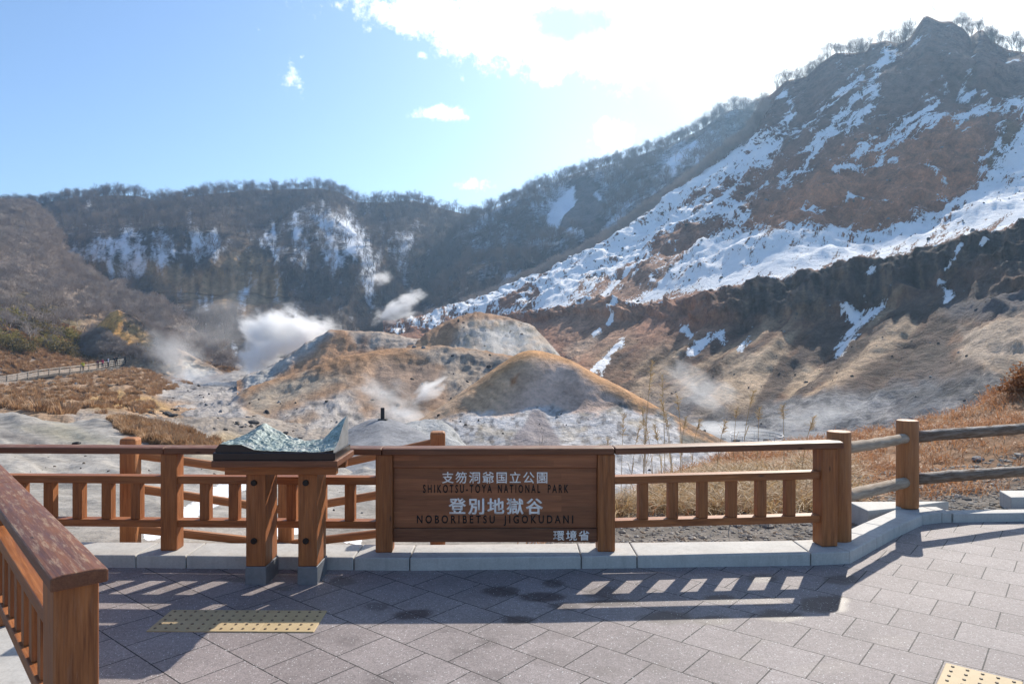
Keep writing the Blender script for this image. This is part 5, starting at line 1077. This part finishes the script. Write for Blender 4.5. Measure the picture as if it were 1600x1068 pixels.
def reeds():
    mt = simple_mat('reed_straw', (0.50, 0.36, 0.19), .7, .25, 30, trans=.3)
    def reed(seed, h):
        R = np.random.default_rng(seed); V, Fq = [], []; bend = R.uniform(-.16, .16, 2); pts = [np.array([bend[0] * t * t * h, bend[1] * t * t * h, h * t]) for t in np.linspace(0, 1, 9)]
        for j, p in enumerate(pts):
            rr = .0055 * (1 - .5 * j / 8)
            for i in range(4): V.append(p + rr * np.array([math.cos(i * 1.57), math.sin(i * 1.57), 0]))
        for j in range(8):
            for i in range(4): Fq.append((j * 4 + i, j * 4 + (i + 1) % 4, j * 4 + 4 + (i + 1) % 4, j * 4 + 4 + i))
        for q in range(70):                                                    # plume
            t = R.uniform(.80, 1.03); c = np.array([bend[0] * t * t * h, bend[1] * t * t * h, h * t]); dr = R.normal(size=3) * [1, 1, .2] + [bend[0] * 5, bend[1] * 5, .6]; dr /= np.linalg.norm(dr); L = R.uniform(.03, .085) * (1.15 - abs(t - .9) * 3)
            sd = np.cross(dr, R.normal(size=3)); sd /= np.linalg.norm(sd); b = len(V); V.extend([c - sd * .003, c + sd * .003, c + dr * L + sd * .002 + [0, 0, .01], c + dr * L - sd * .002 + [0, 0, .01]]); Fq.append((b, b + 1, b + 2, b + 3))
        for q in range(2):                                                     # leaves
            t = R.uniform(.2, .5); c = pts[int(t * 8)]; th = R.uniform(0, 6.28); dr = np.array([math.cos(th), math.sin(th), 0]); sd = np.array([-dr[1], dr[0], 0]); b = len(V)
            V.extend([c - sd * .004, c + sd * .004, c + dr * .12 + sd * .004 + [0, 0, .18], c + dr * .12 - sd * .004 + [0, 0, .18], c + dr * .3 + [0, 0, .16], c + dr * .3 + [0, 0, .155]]); Fq += [(b, b + 1, b + 2, b + 3), (b + 3, b + 2, b + 4, b + 5)]
        me = mesh_np('plume_reed', np.array(V), Fq, False); me.materials.append(mt); return me
    tips = [(1006, 571), (1039, 592), (1066, 617), (1049, 628), (1161, 614), (1146, 638), (1184, 640), (1225, 636), (1050, 649), (1081, 656), (1253, 653), (1020, 660), (1035, 668), (1063, 655), (985, 668), (1005, 680), (970, 650), (1120, 660), (1010, 640), (955, 690)]
    for i, (px, py) in enumerate(tips):
        Y = random.uniform(8.5, 11.0); t = P(px, py, Y)
        b = S_nr.G[np.unravel_index(np.argmin((S_nr.G[..., 0] - t.x) ** 2 + (S_nr.G[..., 1] - Y) ** 2), S_nr.px.shape)]; h = t.z - b[2] + .02
        tall = py < 645
        o = plant('plume_reed', reed(i, h), (t.x, Y, b[2] - .02), 0.0, 1.0, 'tall dry reed with a feathery plume rising above the fence rail' if tall else 'shorter dry reed with a thin plume behind the fence rail', 'reed', 'tall plumed reeds' if tall else 'shorter plumed reeds')
reeds()
sp = twig_mesh('sapling', 17, 1.75, 4, 2, .012, trunk=.36, spread=.5, up=.5, decay=.72); sp.materials.append(M_twig_l)
plant('sapling', sp, (P(818, 700, 10.0).x, 10.0, -1.45), 0, 1.0, 'thin leafless sapling in front of the near mound, above the name board', 'sapling', None)

def tuft_mesh(seed, n=150):
    g = np.random.default_rng(seed); th = g.uniform(0, 6.28, n); r0 = g.uniform(0, .55, n) ** .7; base = np.stack([np.cos(th) * r0, np.sin(th) * r0, 0 * th], -1); h = g.uniform(.35, .85, n) * (1.1 - r0)
    t2 = th + g.uniform(-.9, .9, n); tip = base + np.stack([np.cos(t2), np.sin(t2), 0 * th], -1) * (h * .55)[:, None] + np.array([0, 0, 1]) * h[:, None]; s_ = np.stack([-np.sin(t2), np.cos(t2), 0 * th], -1) * .03
    mid = (base + tip) / 2 + np.array([0, 0, 1]) * (h * .12)[:, None]
    V = np.stack([base - s_, base + s_, mid + s_, mid - s_, tip + s_ * .2, tip - s_ * .2], 1).reshape(-1, 3); o = (np.arange(n) * 6)[:, None]
    Fq = np.concatenate([o + np.array([[0, 1, 2, 3]]), o + np.array([[3, 2, 4, 5]])]); pal = np.array([[.47, .28, .15], [.38, .215, .11], [.54, .36, .21], [.27, .155, .08]])
    cc = np.repeat(np.concatenate([g.dirichlet([.8] * 4, n) @ pal, np.ones((n, 1))], 1), 6, 0)
    me = mesh_np('grass_tussock', V, Fq, False, {'tint': ('FLOAT_COLOR', cc)}); me.materials.append(M_grass); return me
rbush = [tuft_mesh(340 + i) for i in range(4)]
RB = []
for i, (px, py, s) in enumerate([(60, 640, 1.0), (95, 648, 1.1), (40, 630, .9), (20, 640, 1.0), (110, 640, .8), (80, 622, .9), (15, 610, 1.0), (140, 600, .8), (190, 600, .8)]):
    p = on_sheet(S_val, px, py); RB.append(plant('grass_tussock', rbush[i % 4], p - Vector((0, 0, .05)), i, s, 'straw coloured grass tussock on the bank below the walkway', 'tussock', 'grass tussocks below the walkway'))
def crest_woods():
    x = S_mtn.px; m = (S_mtn.T > 5.93) * (S_mtn.T < 6.35) * (((x > 1212) & (x < 1432)) | ((x > 1490) & (x < 1660)))
    p, r, c = pick(S_mtn, 800, m); o = scatter('summit_woods', p - [0, 0, .3], rng.uniform(.22, .52, len(p)), TREE_OBS[3:8]); tag(o, 'fine band of bare woodland along the mountain crest', 'woodland')
    m = (S_far.T > 2.85) * (S_far.T < 3.1); p, r, c = pick(S_far, 900, m); m = (S_back.T > 2.85) * (S_back.T < 3.1); q, r, c = pick(S_back, 600, m); p = np.concatenate([p, q])
    o = scatter('skyline_woods', p - [0, 0, .3], rng.uniform(.45, .95, len(p)), TREE_OBS[1:6]); tag(o, 'fine band of bare woodland along the far skyline', 'woodland')
crest_woods()
def brush():
    m = (S_left.T > 1.6) * (S_left.T < 4) * (1 - .85 * sstep(-10, 10, polysd(S_left.px, S_left.py, [(60, 545), (140, 500), (240, 535), (330, 585), (60, 600)])))
    p, r, c = pick(S_left, 3400, m)
    ms = (S_spur.T < 2.3) * (polysd(S_spur.px, S_spur.py, [(142, 516), (163, 497), (184, 484), (215, 500), (248, 535), (236, 552), (205, 548), (170, 526)]) < -2) * (S_spur.px < 275) * (S_spur.T > .35)
    q, r, c = pick(S_spur, 420, ms); ps = np.concatenate([p, q]); zs_ = np.concatenate([rng.uniform(.6, 1.35, len(p)), rng.uniform(.35, .75, len(q))]); o = scatter('hillside_brush', ps, zs_, BB[:4]); tag(o, 'thicket of grey leafless brush over the left hillside', 'brush')
    x, y = S_mtn.px, S_mtn.py
    m = (S_mtn.T > 5.55) * (S_mtn.T < 6.6) * (x > 640) * (x < 1195)
    p, r, c = pick(S_mtn, 1500, m); o = scatter('ridge_brush', p, rng.uniform(.9, 1.7, len(p)), BB[2:6]); tag(o, 'brown leafless brush along the mountain\'s left edge', 'brush')
    n = fbm(S_val.px / 9, S_val.py / 3.4, 0, 4, 5)
    m = (S_val.px < 235) * (S_val.T > 1) * (S_val.T < 3) * (n > .06) * sstep(652, 640, S_val.py) + 2.0 * (n > .0) * (polysd(S_val.px, S_val.py, [(120, 590), (230, 580), (300, 600), (230, 625), (120, 620)]) > 0)
    p, r, c = pick(S_val, 1500, m); a = [p]; sc_ = [rng.uniform(.35, .85, len(p))]
    m = sstep(-4, 4, polysd(S_nl.px, S_nl.py, [(175, 656), (230, 661), (300, 681), (342, 702), (300, 704), (240, 693), (195, 676)]))
    p, r, c = pick(S_nl, 1500, m); a.append(p); sc_.append(rng.uniform(.18, .42, len(p)))
    m = (S_left.T < 2.3) * (S_left.T > .9) * (S_left.px > -60)
    p, r, c = pick(S_left, 2600, m); a.append(p); sc_.append(rng.uniform(.5, 1.1, len(p)))
    o = scatter('dry_scrub', np.concatenate(a), np.concatenate(sc_), RB[:4], tilt=.3); tag(o, 'dry russet scrub on the banks below the walkway', 'scrub')
brush()

# gravel and stones ---------------------------------------------------
def rock_mesh(seed, sub=2, name='rock', flat=.7):
    bm = bmesh.new(); bmesh.ops.create_icosphere(bm, subdivisions=sub, radius=1); co = np.array([v.co[:] for v in bm.verts])
    d = 1 + .45 * fbm(co[:, 0] * 1.3 + seed * 9.1, co[:, 1] * 1.3, co[:, 2] * 1.3, 4, seed); q = np.round(co * 1.0, 2)
    for v, k in zip(bm.verts, d): v.co = v.co * k; v.co.z *= flat
    me = bpy.data.meshes.new(name); bm.to_mesh(me); bm.free(); return me
def gravel():
    g = rock_mesh(3, 1); v0 = np.array([v.co[:] for v in g.vertices]); f0 = np.array([p.vertices[:] for p in g.polygons]); bpy.data.meshes.remove(g)
    m = (S_nr.T > .9) * (S_nr.T < 2.25) * (S_nr.px > 840) * (S_nr.py < 870); p, r, c = pick(S_nr, 9000, m); n = len(p); s = rng.gamma(2.0, .0055, (n, 1, 1)) + .004
    th = rng.uniform(0, 6.28, n); R = np.zeros((n, 3, 3)); R[:, 0, 0] = np.cos(th); R[:, 0, 1] = -np.sin(th); R[:, 1, 0] = np.sin(th); R[:, 1, 1] = np.cos(th); R[:, 2, 2] = .8
    V = (np.einsum('nij,vj->nvi', R, v0) * s + p[:, None, :]).reshape(-1, 3); Fq = (f0[None] + (np.arange(n) * len(v0))[:, None, None]).reshape(-1, 3)
    pal = np.array([[.30, .27, .24], [.20, .18, .165], [.42, .39, .35], [.34, .25, .17]]); cols = np.concatenate([pal[rng.integers(0, 4, n)] * rng.uniform(.7, 1.2, (n, 1)), np.ones((n, 1))], 1); cols = np.repeat(cols, len(v0), 0)
    o = link('gravel', mesh_np('gravel', V, Fq, False, {'tint': ('FLOAT_COLOR', cols)}), M_grass); tag(o, 'loose grey and tan gravel between the kerb and the grass', 'gravel', kind='stuff')
gravel()
M_rockd = simple_mat('dark_boulder', (0.055, 0.052, 0.052), .9, .4, 2.5, bump=.4); M_rockg = simple_mat('grey_boulder', (0.25, 0.24, 0.23), .9, .35, 2.5, bump=.4); M_rockb = simple_mat('brown_boulder', (0.11, 0.085, 0.062), .9, .35, 1.5, bump=.4)
rks = [rock_mesh(i) for i in range(5)]
def boulder(S, px, py, wpx, mat, label, group, hs=.8):
    p = on_sheet(S, px, py); s = wpx / 2 * p.y / F; me = rks[random.randrange(5)].copy(); me.materials.append(mat); me.name = 'boulder'
    o = link('boulder', me); o.location = p + Vector((0, 0, s * .2)); o.scale = (s, s * .9, s * hs); o.rotation_euler = (random.uniform(-.2, .2), random.uniform(-.2, .2), random.uniform(0, 6)); tag(o, label, 'boulder', group)
for (px, py, w) in ((378, 668, 9), (388, 655, 14), (397, 662, 18), (408, 668, 14), (370, 660, 8), (352, 672, 8), (420, 672, 10), (402, 675, 12), (430, 684, 16), (455, 686, 12), (470, 684, 9), (445, 678, 11), (486, 692, 10), (276, 640, 10), (262, 648, 16), (270, 650, 14), (235, 645, 10), (283, 655, 8), (320, 660, 6), (334, 668, 6), (372, 640, 7)):
    boulder(S_val, px, py, w, M_rockd, 'dark boulder lying in the pale stream bed left of the bronze relief', 'dark boulders in the stream bed', .6)
for (px, py, w) in ((62, 600, 26), (78, 603, 20), (160, 602, 16), (170, 606, 12)):
    boulder(S_val, px, py, w, M_rockb, 'big dark brown boulder below the walkway rail' if w > 17 else 'small brown boulder on the russet bank', 'big boulders below the walkway' if w > 17 else 'small brown boulders on the bank', .55)
def rubble():
    allb = [o for o in COL.objects if o.name.startswith('boulder')]; src = [o for o in allb if o.data.materials[0] in (M_rockb, M_rockg)][:6] + allb[:1]; P_, Z_ = [], []
    def add(S, n, m, lo, hi):
        p, r, c = pick(S, n, m); P_.append(p); Z_.append((lo + (hi - lo) * rng.random(n) ** 4) * .45)
    nv = fbm(S_val.px / 20, S_val.py / 8, 0, 4, 205); add(S_val, 260, (S_val.px > 215) * (S_val.py > 575) * (nv > .05) * (S_val.T < 3.5), .12, .6)
    nv = fbm(S_val.px / 14, S_val.py / 6, 0, 4, 206); add(S_val, 160, (S_val.px < 240) * (S_val.T < 3) * (nv > .1), .12, .5)
    nc = fbm(S_C.px / 16, S_C.py / 8, 0, 4, 207); add(S_C, 150, (nc > .12) * ((S_C.py > 620) | (S_C.px > 640)) * (S_C.T < 3.05), .1, .6)
    nd = fbm(S_D.px / 14, S_D.py / 8, 0, 4, 208); add(S_D, 90, (nd > .12) * (S_D.py > 645) * (S_D.T < 3), .06, .3)
    nb = fbm(S_B.px / 16, S_B.py / 10, 0, 4, 209); add(S_B, 110, (nb > .05) * (S_B.px > 715) * (S_B.T < 2), .15, .8)
    nm = fbm(S_mtn.px / 25, S_mtn.py / 14, 0, 4, 210); add(S_mtn, 300, (nm > .08) * (S_mtn.T < 2.2) * (S_mtn.px > 960), .1, .55); add(S_mtn, 420, (S_mtn.T > 3) * (S_mtn.T < 5.2) * (nm > .0), .3, 1.3)
    add(S_nl, 500, (S_nl.py > 700) * (nl_n > .05), .012, .07)
    o = scatter('rubble', np.concatenate(P_), np.concatenate(Z_), src, tilt=1.5); tag(o, 'loose dark stones strewn over the mounds and slopes', 'rubble')
boulder(S_nl, 119, 692, 14, M_rockd, 'flat dark rock alone on the bare grey clay slope', None, .45); boulder(S_nl, 57, 695, 8, M_rockg, 'small grey rock on the bare clay slope left of the flat one', None, .5)
boulder(S_nr, 1527, 716, 20, M_rockg, 'pale rounded rock in the dry grass behind the grey log rail', None, .6)
for (px, py, w) in ((1150, 690, 12), (1200, 690, 14), (1215, 686, 10), (1130, 686, 9)): boulder(S_vb, px, py, w, M_rockd, 'dark rock beside the ring shaped railing', 'dark rocks by the ring railing', .6)

nl_n = fbm(S_nl.G[..., 0] / .8, S_nl.G[..., 1] / .8, 0, 4, 211); rubble()

# ================================================================== FAR WALKWAY, PEOPLE, SMALL FIXTURES
WK = [(-300, 626, 80), (0, 597.5, 100), (17, 595, 102), (65, 586, 107.5), (105, 581.5, 112.5), (132, 578.3, 117), (156, 574.6, 121.5), (180, 570.3, 126), (219, 564.4, 135)]
def wk(px, off=0.0):
    """a point on the walkway deck at a photo bearing, off metres further away"""
    x = [p[0] for p in WK]; y = np.interp(px, x, [p[1] for p in WK]); d = np.interp(px, x, [p[2] for p in WK]); p = P(px, y, d); p.y += off; return p
def walkway():
    pts = np.arange(-300, 223, 6); V, Fq = [], []
    for px in pts:
        a = wk(px); b = wk(px, 3.6); V += [a, b, a - Vector((0, 0, .35)), b - Vector((0, 0, .35))]
    for i in range(len(pts) - 1):
        o = 4 * i; Fq += [(o, o + 4, o + 5, o + 1), (o, o + 2, o + 6, o + 4), (o + 1, o + 5, o + 7, o + 3)]
    tag(link('path', mesh_np('path', V, Fq, False), simple_mat('path_boards', (0.13, 0.115, 0.10), .9, .3, 1)), kind='structure')
    mw = simple_mat('grey_rail_timber', (0.42, 0.37, 0.31), .8, .3, 2); md = simple_mat('dark_post_timber', (0.26, 0.22, 0.18), .85, .3, 2)
    base = wk(100); r = empty('walkway_fence', base); tag(r, 'long grey post and rail fence edging the far walkway at the left', 'fence')
    px = -40.0; k = 0; prev = None
    while px < 222:
        p = wk(px, .15); mb = MB(); mb.box(p - base + Vector((0, 0, .40)), (0, 0, 1), (1, 0, 0), .52, .075, .075); mb.build('post', md, r)
        if prev is not None:
            for z, h in ((.86, .13), (.50, .11), (.16, .11)):
                mb = MB(); mb.beam(prev - base + Vector((0, -.1, z)), p - base + Vector((0, -.1, z)), .07, h * 1.25); mb.build('rail', mw, r)
        prev = p; px += 16.5 if px < 115 else (13 if px < 165 else 9.5)
    # retaining wall under the far end
    V, Fq = [], []; xs = np.linspace(122, 221, 40)
    for x in xs:
        a = wk(x, -.02); hh = 0.4 + 2.2 * sstep(125, 175, np.array(x)) - .5 * sstep(205, 221, np.array(x))
        for t in np.linspace(0, 1, 8): V.append(a + Vector((random.uniform(-.1, .1), -.35 * t + random.uniform(-.1, .1), -.2 - hh * t)))
    for i in range(len(xs) - 1):
        for j in range(7): o = i * 8 + j; Fq.append((o, o + 1, o + 9, o + 8))
    o = link('retaining_wall', mesh_np('retaining_wall', V, Fq, False), simple_mat('grey_masonry', (0.17, 0.165, 0.155), .95, .5, 2.2, bump=.5)); tag(o, 'rough grey stone wall holding up the walkway end', 'wall')
walkway()

def person(px, off, coat, trousers, hair, label, hgt=1.70, turn=0.0, lean=0.0, armf=0.0):
    J = {'pel': (0, 0, .93, .145), 'belly': (0, -.01, 1.08, .145), 'chest': (0, 0, 1.28, .165), 'neck': (0, .01, 1.47, .062), 'jaw': (0, -.015, 1.555, .078), 'crown': (0, .0, 1.67, .092)}
    E = [('pel', 'belly'), ('belly', 'chest'), ('chest', 'neck'), ('neck', 'jaw'), ('jaw', 'crown')]
    for s, q in ((-1, 'l'), (1, 'r')):
        J['sh' + q] = (s * .19, 0, 1.40, .075); J['el' + q] = (s * .26, -.02 - armf * .3, 1.13, .055); J['wr' + q] = (s * .25, -.12 - armf, .92 + armf * .5, .042); J['ha' + q] = (s * .245, -.16 - armf, .84 + armf * .5, .04)
        J['hi' + q] = (s * .095, 0, .86, .105); J['kn' + q] = (s * .105, -.02 + s * .05, .49, .07); J['an' + q] = (s * .11, .03 + s * .07, .09, .05); J['to' + q] = (s * .13, -.10 + s * .07, .045, .042)
        E += [('chest', 'sh' + q), ('sh' + q, 'el' + q), ('el' + q, 'wr' + q), ('wr' + q, 'ha' + q), ('pel', 'hi' + q), ('hi' + q, 'kn' + q), ('kn' + q, 'an' + q), ('an' + q, 'to' + q)]
    names = list(J); me = bpy.data.meshes.new('person'); me.from_pydata([J[n][:3] for n in names], [(names.index(a), names.index(b)) for a, b in E], [])
    o = bpy.data.objects.new('person', me); COL.objects.link(o); md = o.modifiers.new('skin', 'SKIN'); md.use_smooth_shade = True
    for i, n in enumerate(names): sv = me.skin_vertices[0].data[i]; sv.radius = (J[n][3], J[n][3]); sv.use_root = (n == 'pel')
    sb = o.modifiers.new('sub', 'SUBSURF'); sb.levels = 1; sb.render_levels = 1
    dg = bpy.context.evaluated_depsgraph_get(); dg.update(); m2 = bpy.data.meshes.new_from_object(o.evaluated_get(dg)); bpy.data.objects.remove(o); m2.name = 'person'
    m2.materials.clear(); skin = simple_mat('skin', (0.42, 0.26, 0.19), .6, .1, 8)
    for c in (simple_mat('coat_cloth', coat, .85, .2, 6), simple_mat('trouser_cloth', trousers, .85, .2, 6), skin, simple_mat('hair', hair, .7, .2, 20)): m2.materials.append(c)
    for f in m2.polygons:
        c = f.center; z = c.z; hand = abs(c.x) > .19 and z < .90 + armf * .5
        f.material_index = 2 if hand else (1 if z < .86 else 0 if z < 1.47 else (3 if (z > 1.62 or c.y > .02) else 2))
    o = link('person', m2); o.location = wk(px, off); sc_ = hgt / 1.75; o.scale = (sc_, sc_, sc_); o.rotation_euler = (lean, 0, turn); tag(o, label, 'person', None); return o
BLK = (0.02, 0.02, 0.024); JE = (0.05, 0.06, 0.09); HA = (0.02, 0.016, 0.013)
person(126.6, .55, (0.50, 0.48, 0.05), (0.12, 0.11, 0.09), (0.25, 0.22, 0.06), 'person in a yellow green jacket, alone at the near end of the walkway group', 1.62, .4, .12, .15)
person(148.5, .8, (0.13, 0.025, 0.04), BLK, HA, 'person in a dark red coat behind the walkway rail, next after the yellow jacket', 1.62, -.3)
person(155.2, .9, (0.42, 0.045, 0.09), JE, HA, 'person in a bright crimson coat on the walkway', 1.68, .2)
person(160.3, 1.6, BLK, BLK, HA, 'person in black between the crimson coat and the pale coat', 1.72, 1.0)
person(164.6, .8, (0.55, 0.60, 0.72), JE, HA, 'person in a pale blue white coat on the walkway', 1.70, -.5)
person(173.8, 1.0, (0.028, 0.028, 0.035), BLK, HA, 'person in a dark coat, left one of the pair beyond the pale coat', 1.66, .5)
person(178.6, .7, (0.018, 0.018, 0.02), BLK, HA, 'person in a black coat, right one of the pair beyond the pale coat', 1.76, -.2)
person(190.6, 1.0, (0.022, 0.022, 0.026), BLK, HA, 'person in black standing apart, between the two dark pairs on the walkway', 1.72, 2.0)
person(205.4, .8, (0.02, 0.024, 0.04), BLK, HA, 'tall person in dark navy near the far end of the walkway', 1.84, .1)
person(210.8, 1.2, (0.09, 0.08, 0.17), BLK, HA, 'person in a dull violet coat near the far end of the walkway', 1.72, -.4)
person(214.0, .7, (0.06, 0.05, 0.05), BLK, HA, 'person in a dark brown coat, last one at the walkway end', 1.58, .8)

# small marker post on the grey dome
def marker():
    p = on_sheet(S_dome, 597, 656); s = p.y / F; r = empty('marker_post', p); tag(r, 'small black marker post with white characters on the grey dome', 'marker')
    md = simple_mat('black_marker_paint', (0.022, 0.02, 0.02), .5, .2, 20); mb_ = simple_mat('dark_marker_stone', (0.07, 0.065, 0.055), .85, .3, 9, bump=.3)
    mb = MB(); mb.v = [(a * w, b * w * .7, z) for z, w in ((-.12, 8 * s), (.045, 6.6 * s)) for a, b in ((-1, -1), (1, -1), (1, 1), (-1, 1))]; mb.f = [(0, 1, 2, 3), (4, 5, 6, 7), (0, 1, 5, 4), (1, 2, 6, 5), (2, 3, 7, 6), (3, 0, 4, 7)]; mb.g = list(mb.v); mb.build('base', mb_, r)
    h = 17.5 * s; mb = MB(); mb.box((-.2 * s, 0, .04 + h / 2), (0, 0, 1), (1, .25, 0), h / 2, 2.9 * s, 2.6 * s); ps = mb.build('post', md, r, bevel=.006)
    return r
def ring():
    p = P(1182, 688, 50); r = empty('ring_railing', p); tag(r, 'oval pale metal railing around a steaming vent on the valley floor', 'railing'); mt = simple_mat('pale_rail_metal', (0.42, 0.42, 0.43), .5, .2, 8, .3)
    n = 28; rx, ry = 1.75, 2.1
    for z in (.22, .44):
        V, Fq = [], []
        for i in range(n * 2):
            t = i / (n * 2) * 2 * math.pi
            for q in range(6): a = q / 6 * 2 * math.pi; R = .038 * math.cos(a); V.append(((rx + R) * math.cos(t), (ry + R) * math.sin(t), z + .038 * math.sin(a)))
        N2 = n * 2; Fq = [(i * 6 + q, i * 6 + (q + 1) % 6, ((i + 1) % N2) * 6 + (q + 1) % 6, ((i + 1) % N2) * 6 + q) for i in range(N2) for q in range(6)]
        link('rail', mesh_np('rail', V, Fq), mt, r)
    for i in range(10):
        t = i / 10 * 2 * math.pi; mb = MB(); mb.tube((rx * math.cos(t), ry * math.sin(t), -.3), (rx * math.cos(t), ry * math.sin(t), .46), .028, n=8); mb.build('post', mt, r)
ring()
r_ = marker()

# ================================================================== STEAM AND AIR
def steam_mat(name, dens, seed, soft=.0, ncov=.42, scale=1.6, col=(1, 1, 1)):
    m = bpy.data.materials.new(name); m.use_nodes = True; k = N(m.node_tree); k.n.clear(); out = k.n.new('ShaderNodeOutputMaterial'); v = k.n.new('ShaderNodeVolumePrincipled')
    co = k.coord('Object'); n = k.noise(k.mapping(co, loc=(seed * 3.7, seed * 1.3, seed * 2.1), scl=(1, 1, 1)), scale, 9, .72, .8)
    wn = k.n.new('ShaderNodeTexNoise'); k.l.new(k.mapping(co, loc=(seed * 1.9, seed * .7, 0)), wn.inputs['Vector']); wn.inputs['Scale'].default_value = scale * .75; wn.inputs['Detail'].default_value = 4; wn.inputs['Roughness'].default_value = .6
    wv = k.vmath('MULTIPLY', k.vmath('SUBTRACT', wn.outputs['Color'], (.5, .5, .5)), (1.9, 1.9, 1.9)); cw = k.vmath('ADD', co, wv); edge = k.ramp(k.vmath('LENGTH', co), .8, .99, 1, 0, True)
    r = k.vmath('LENGTH', cw); fall = k.ramp(r, .30, 1.0, 1, 0, True)
    d = k.ramp(k.math('ADD', n, k.math('MULTIPLY', k.math('SUBTRACT', fall, 1), .26)), ncov - .06, ncov + .13, 0, 1, True)
    d = k.math('MULTIPLY', k.math('MULTIPLY', d, fall), k.math('MULTIPLY', edge, dens)); k.l.new(d, v.inputs['Density']); v.inputs['Color'].default_value = (*col, 1); v.inputs['Anisotropy'].default_value = .25
    k.l.new(v.outputs[0], out.inputs['Volume']); return m
def steam(px, py, d, rx, ry, depth, dens, rot=0.0, ncov=.42, scale=2.1, label='white steam rising from a vent'):
    bm = bmesh.new(); bmesh.ops.create_icosphere(bm, subdivisions=3, radius=1.0); me = bpy.data.meshes.new('steam'); bm.to_mesh(me); bm.free()
    k = d / F; o = link('steam', me, steam_mat('steam', dens, len(bpy.data.objects) % 37, ncov=ncov, scale=scale)); o.location = P(px, py, d); o.scale = (rx * k, depth, ry * k); o.rotation_euler = (0, rot, 0)
    tag(o, label, 'steam', None, 'stuff'); return o
steam(450, 520, 118, 92, 62, 7.0, .9, .45, .40, 1.6, 'biggest bright steam cloud behind the left mounds')
steam(408, 552, 116, 60, 52, 6.0, .8, -.5, .40, 1.6, 'bright steam at the foot of the biggest cloud')
steam(500, 512, 122, 58, 28, 5.0, .5, .2, .40, 1.6, 'trailing end of the biggest steam cloud')
steam(275, 552, 122, 90, 58, 8.0, .075, .4, .40, 1.7, 'thin steam veil beside the ochre spur')
steam(340, 515, 150, 120, 75, 8.0, .032, -.5, .41, 1.7, 'faint steam drifting up in front of the far cliffs')
steam(310, 592, 104, 90, 24, 5.0, .17, 0, .40, 1.8, 'low steam over the white stream bed')
steam(618, 488, 150, 52, 26, 5.0, .42, -.45, .41, 1.7, 'bright ragged steam puff before the wooded valley')
steam(645, 464, 155, 40, 20, 5.0, .36, -.2, .41, 1.7, 'upper ragged steam puff before the wooded valley'); steam(597, 434, 160, 28, 20, 4.0, .30, 0, .41, 1.6, 'topmost tiny steam puff before the wooded valley')
steam(668, 612, 58, 52, 24, 2.2, .85, -.45, .41, 1.6, 'bright steam jet between the brown hill and the near mound')
steam(605, 622, 50, 85, 42, 3.5, .20, .35, .40, 1.7, 'thin steam behind the little marker post'); steam(640, 652, 44, 60, 36, 3.0, .22, .5, .41, 1.6, 'thin steam right of the little marker post')
steam(1095, 607, 56, 95, 48, 4.5, .12, .45, .40, 1.7, 'bluish steam wisp in front of the dark lower flank'); steam(1120, 675, 47, 130, 26, 3.0, .30, 0, .40, 1.9, 'low steam around the ring railing'); steam(1270, 652, 46, 150, 30, 3.5, .10, -.15, .40, 1.8, 'faint low steam at the mountain foot')
steam(790, 538, 88, 110, 42, 4, .11, .2, .40, 1.8, 'thin steam over the grey green hill'); steam(715, 560, 84, 90, 30, 3.5, .12, -.2, .40, 1.7, 'thin steam between the two back hills')
bm = bmesh.new(); bmesh.ops.create_cube(bm, size=1.0); me = bpy.data.meshes.new('haze'); bm.to_mesh(me); bm.free()
hz = link('haze', me); hz.scale = (1800, 720, 180); hz.location = (0, 330, 74.8); tag(hz, 'pale blue winter air fading the far hills', 'haze', None, 'stuff')
mh = bpy.data.materials.new('haze_air'); mh.use_nodes = True; k = N(mh.node_tree); k.n.clear(); out = k.n.new('ShaderNodeOutputMaterial'); v = k.n.new('ShaderNodeVolumePrincipled')
v.inputs['Color'].default_value = (0.44, 0.70, 1.0, 1); v.inputs['Density'].default_value = 0.00030; v.inputs['Anisotropy'].default_value = 0.52; k.l.new(v.outputs[0], out.inputs['Volume']); me.materials.append(mh)
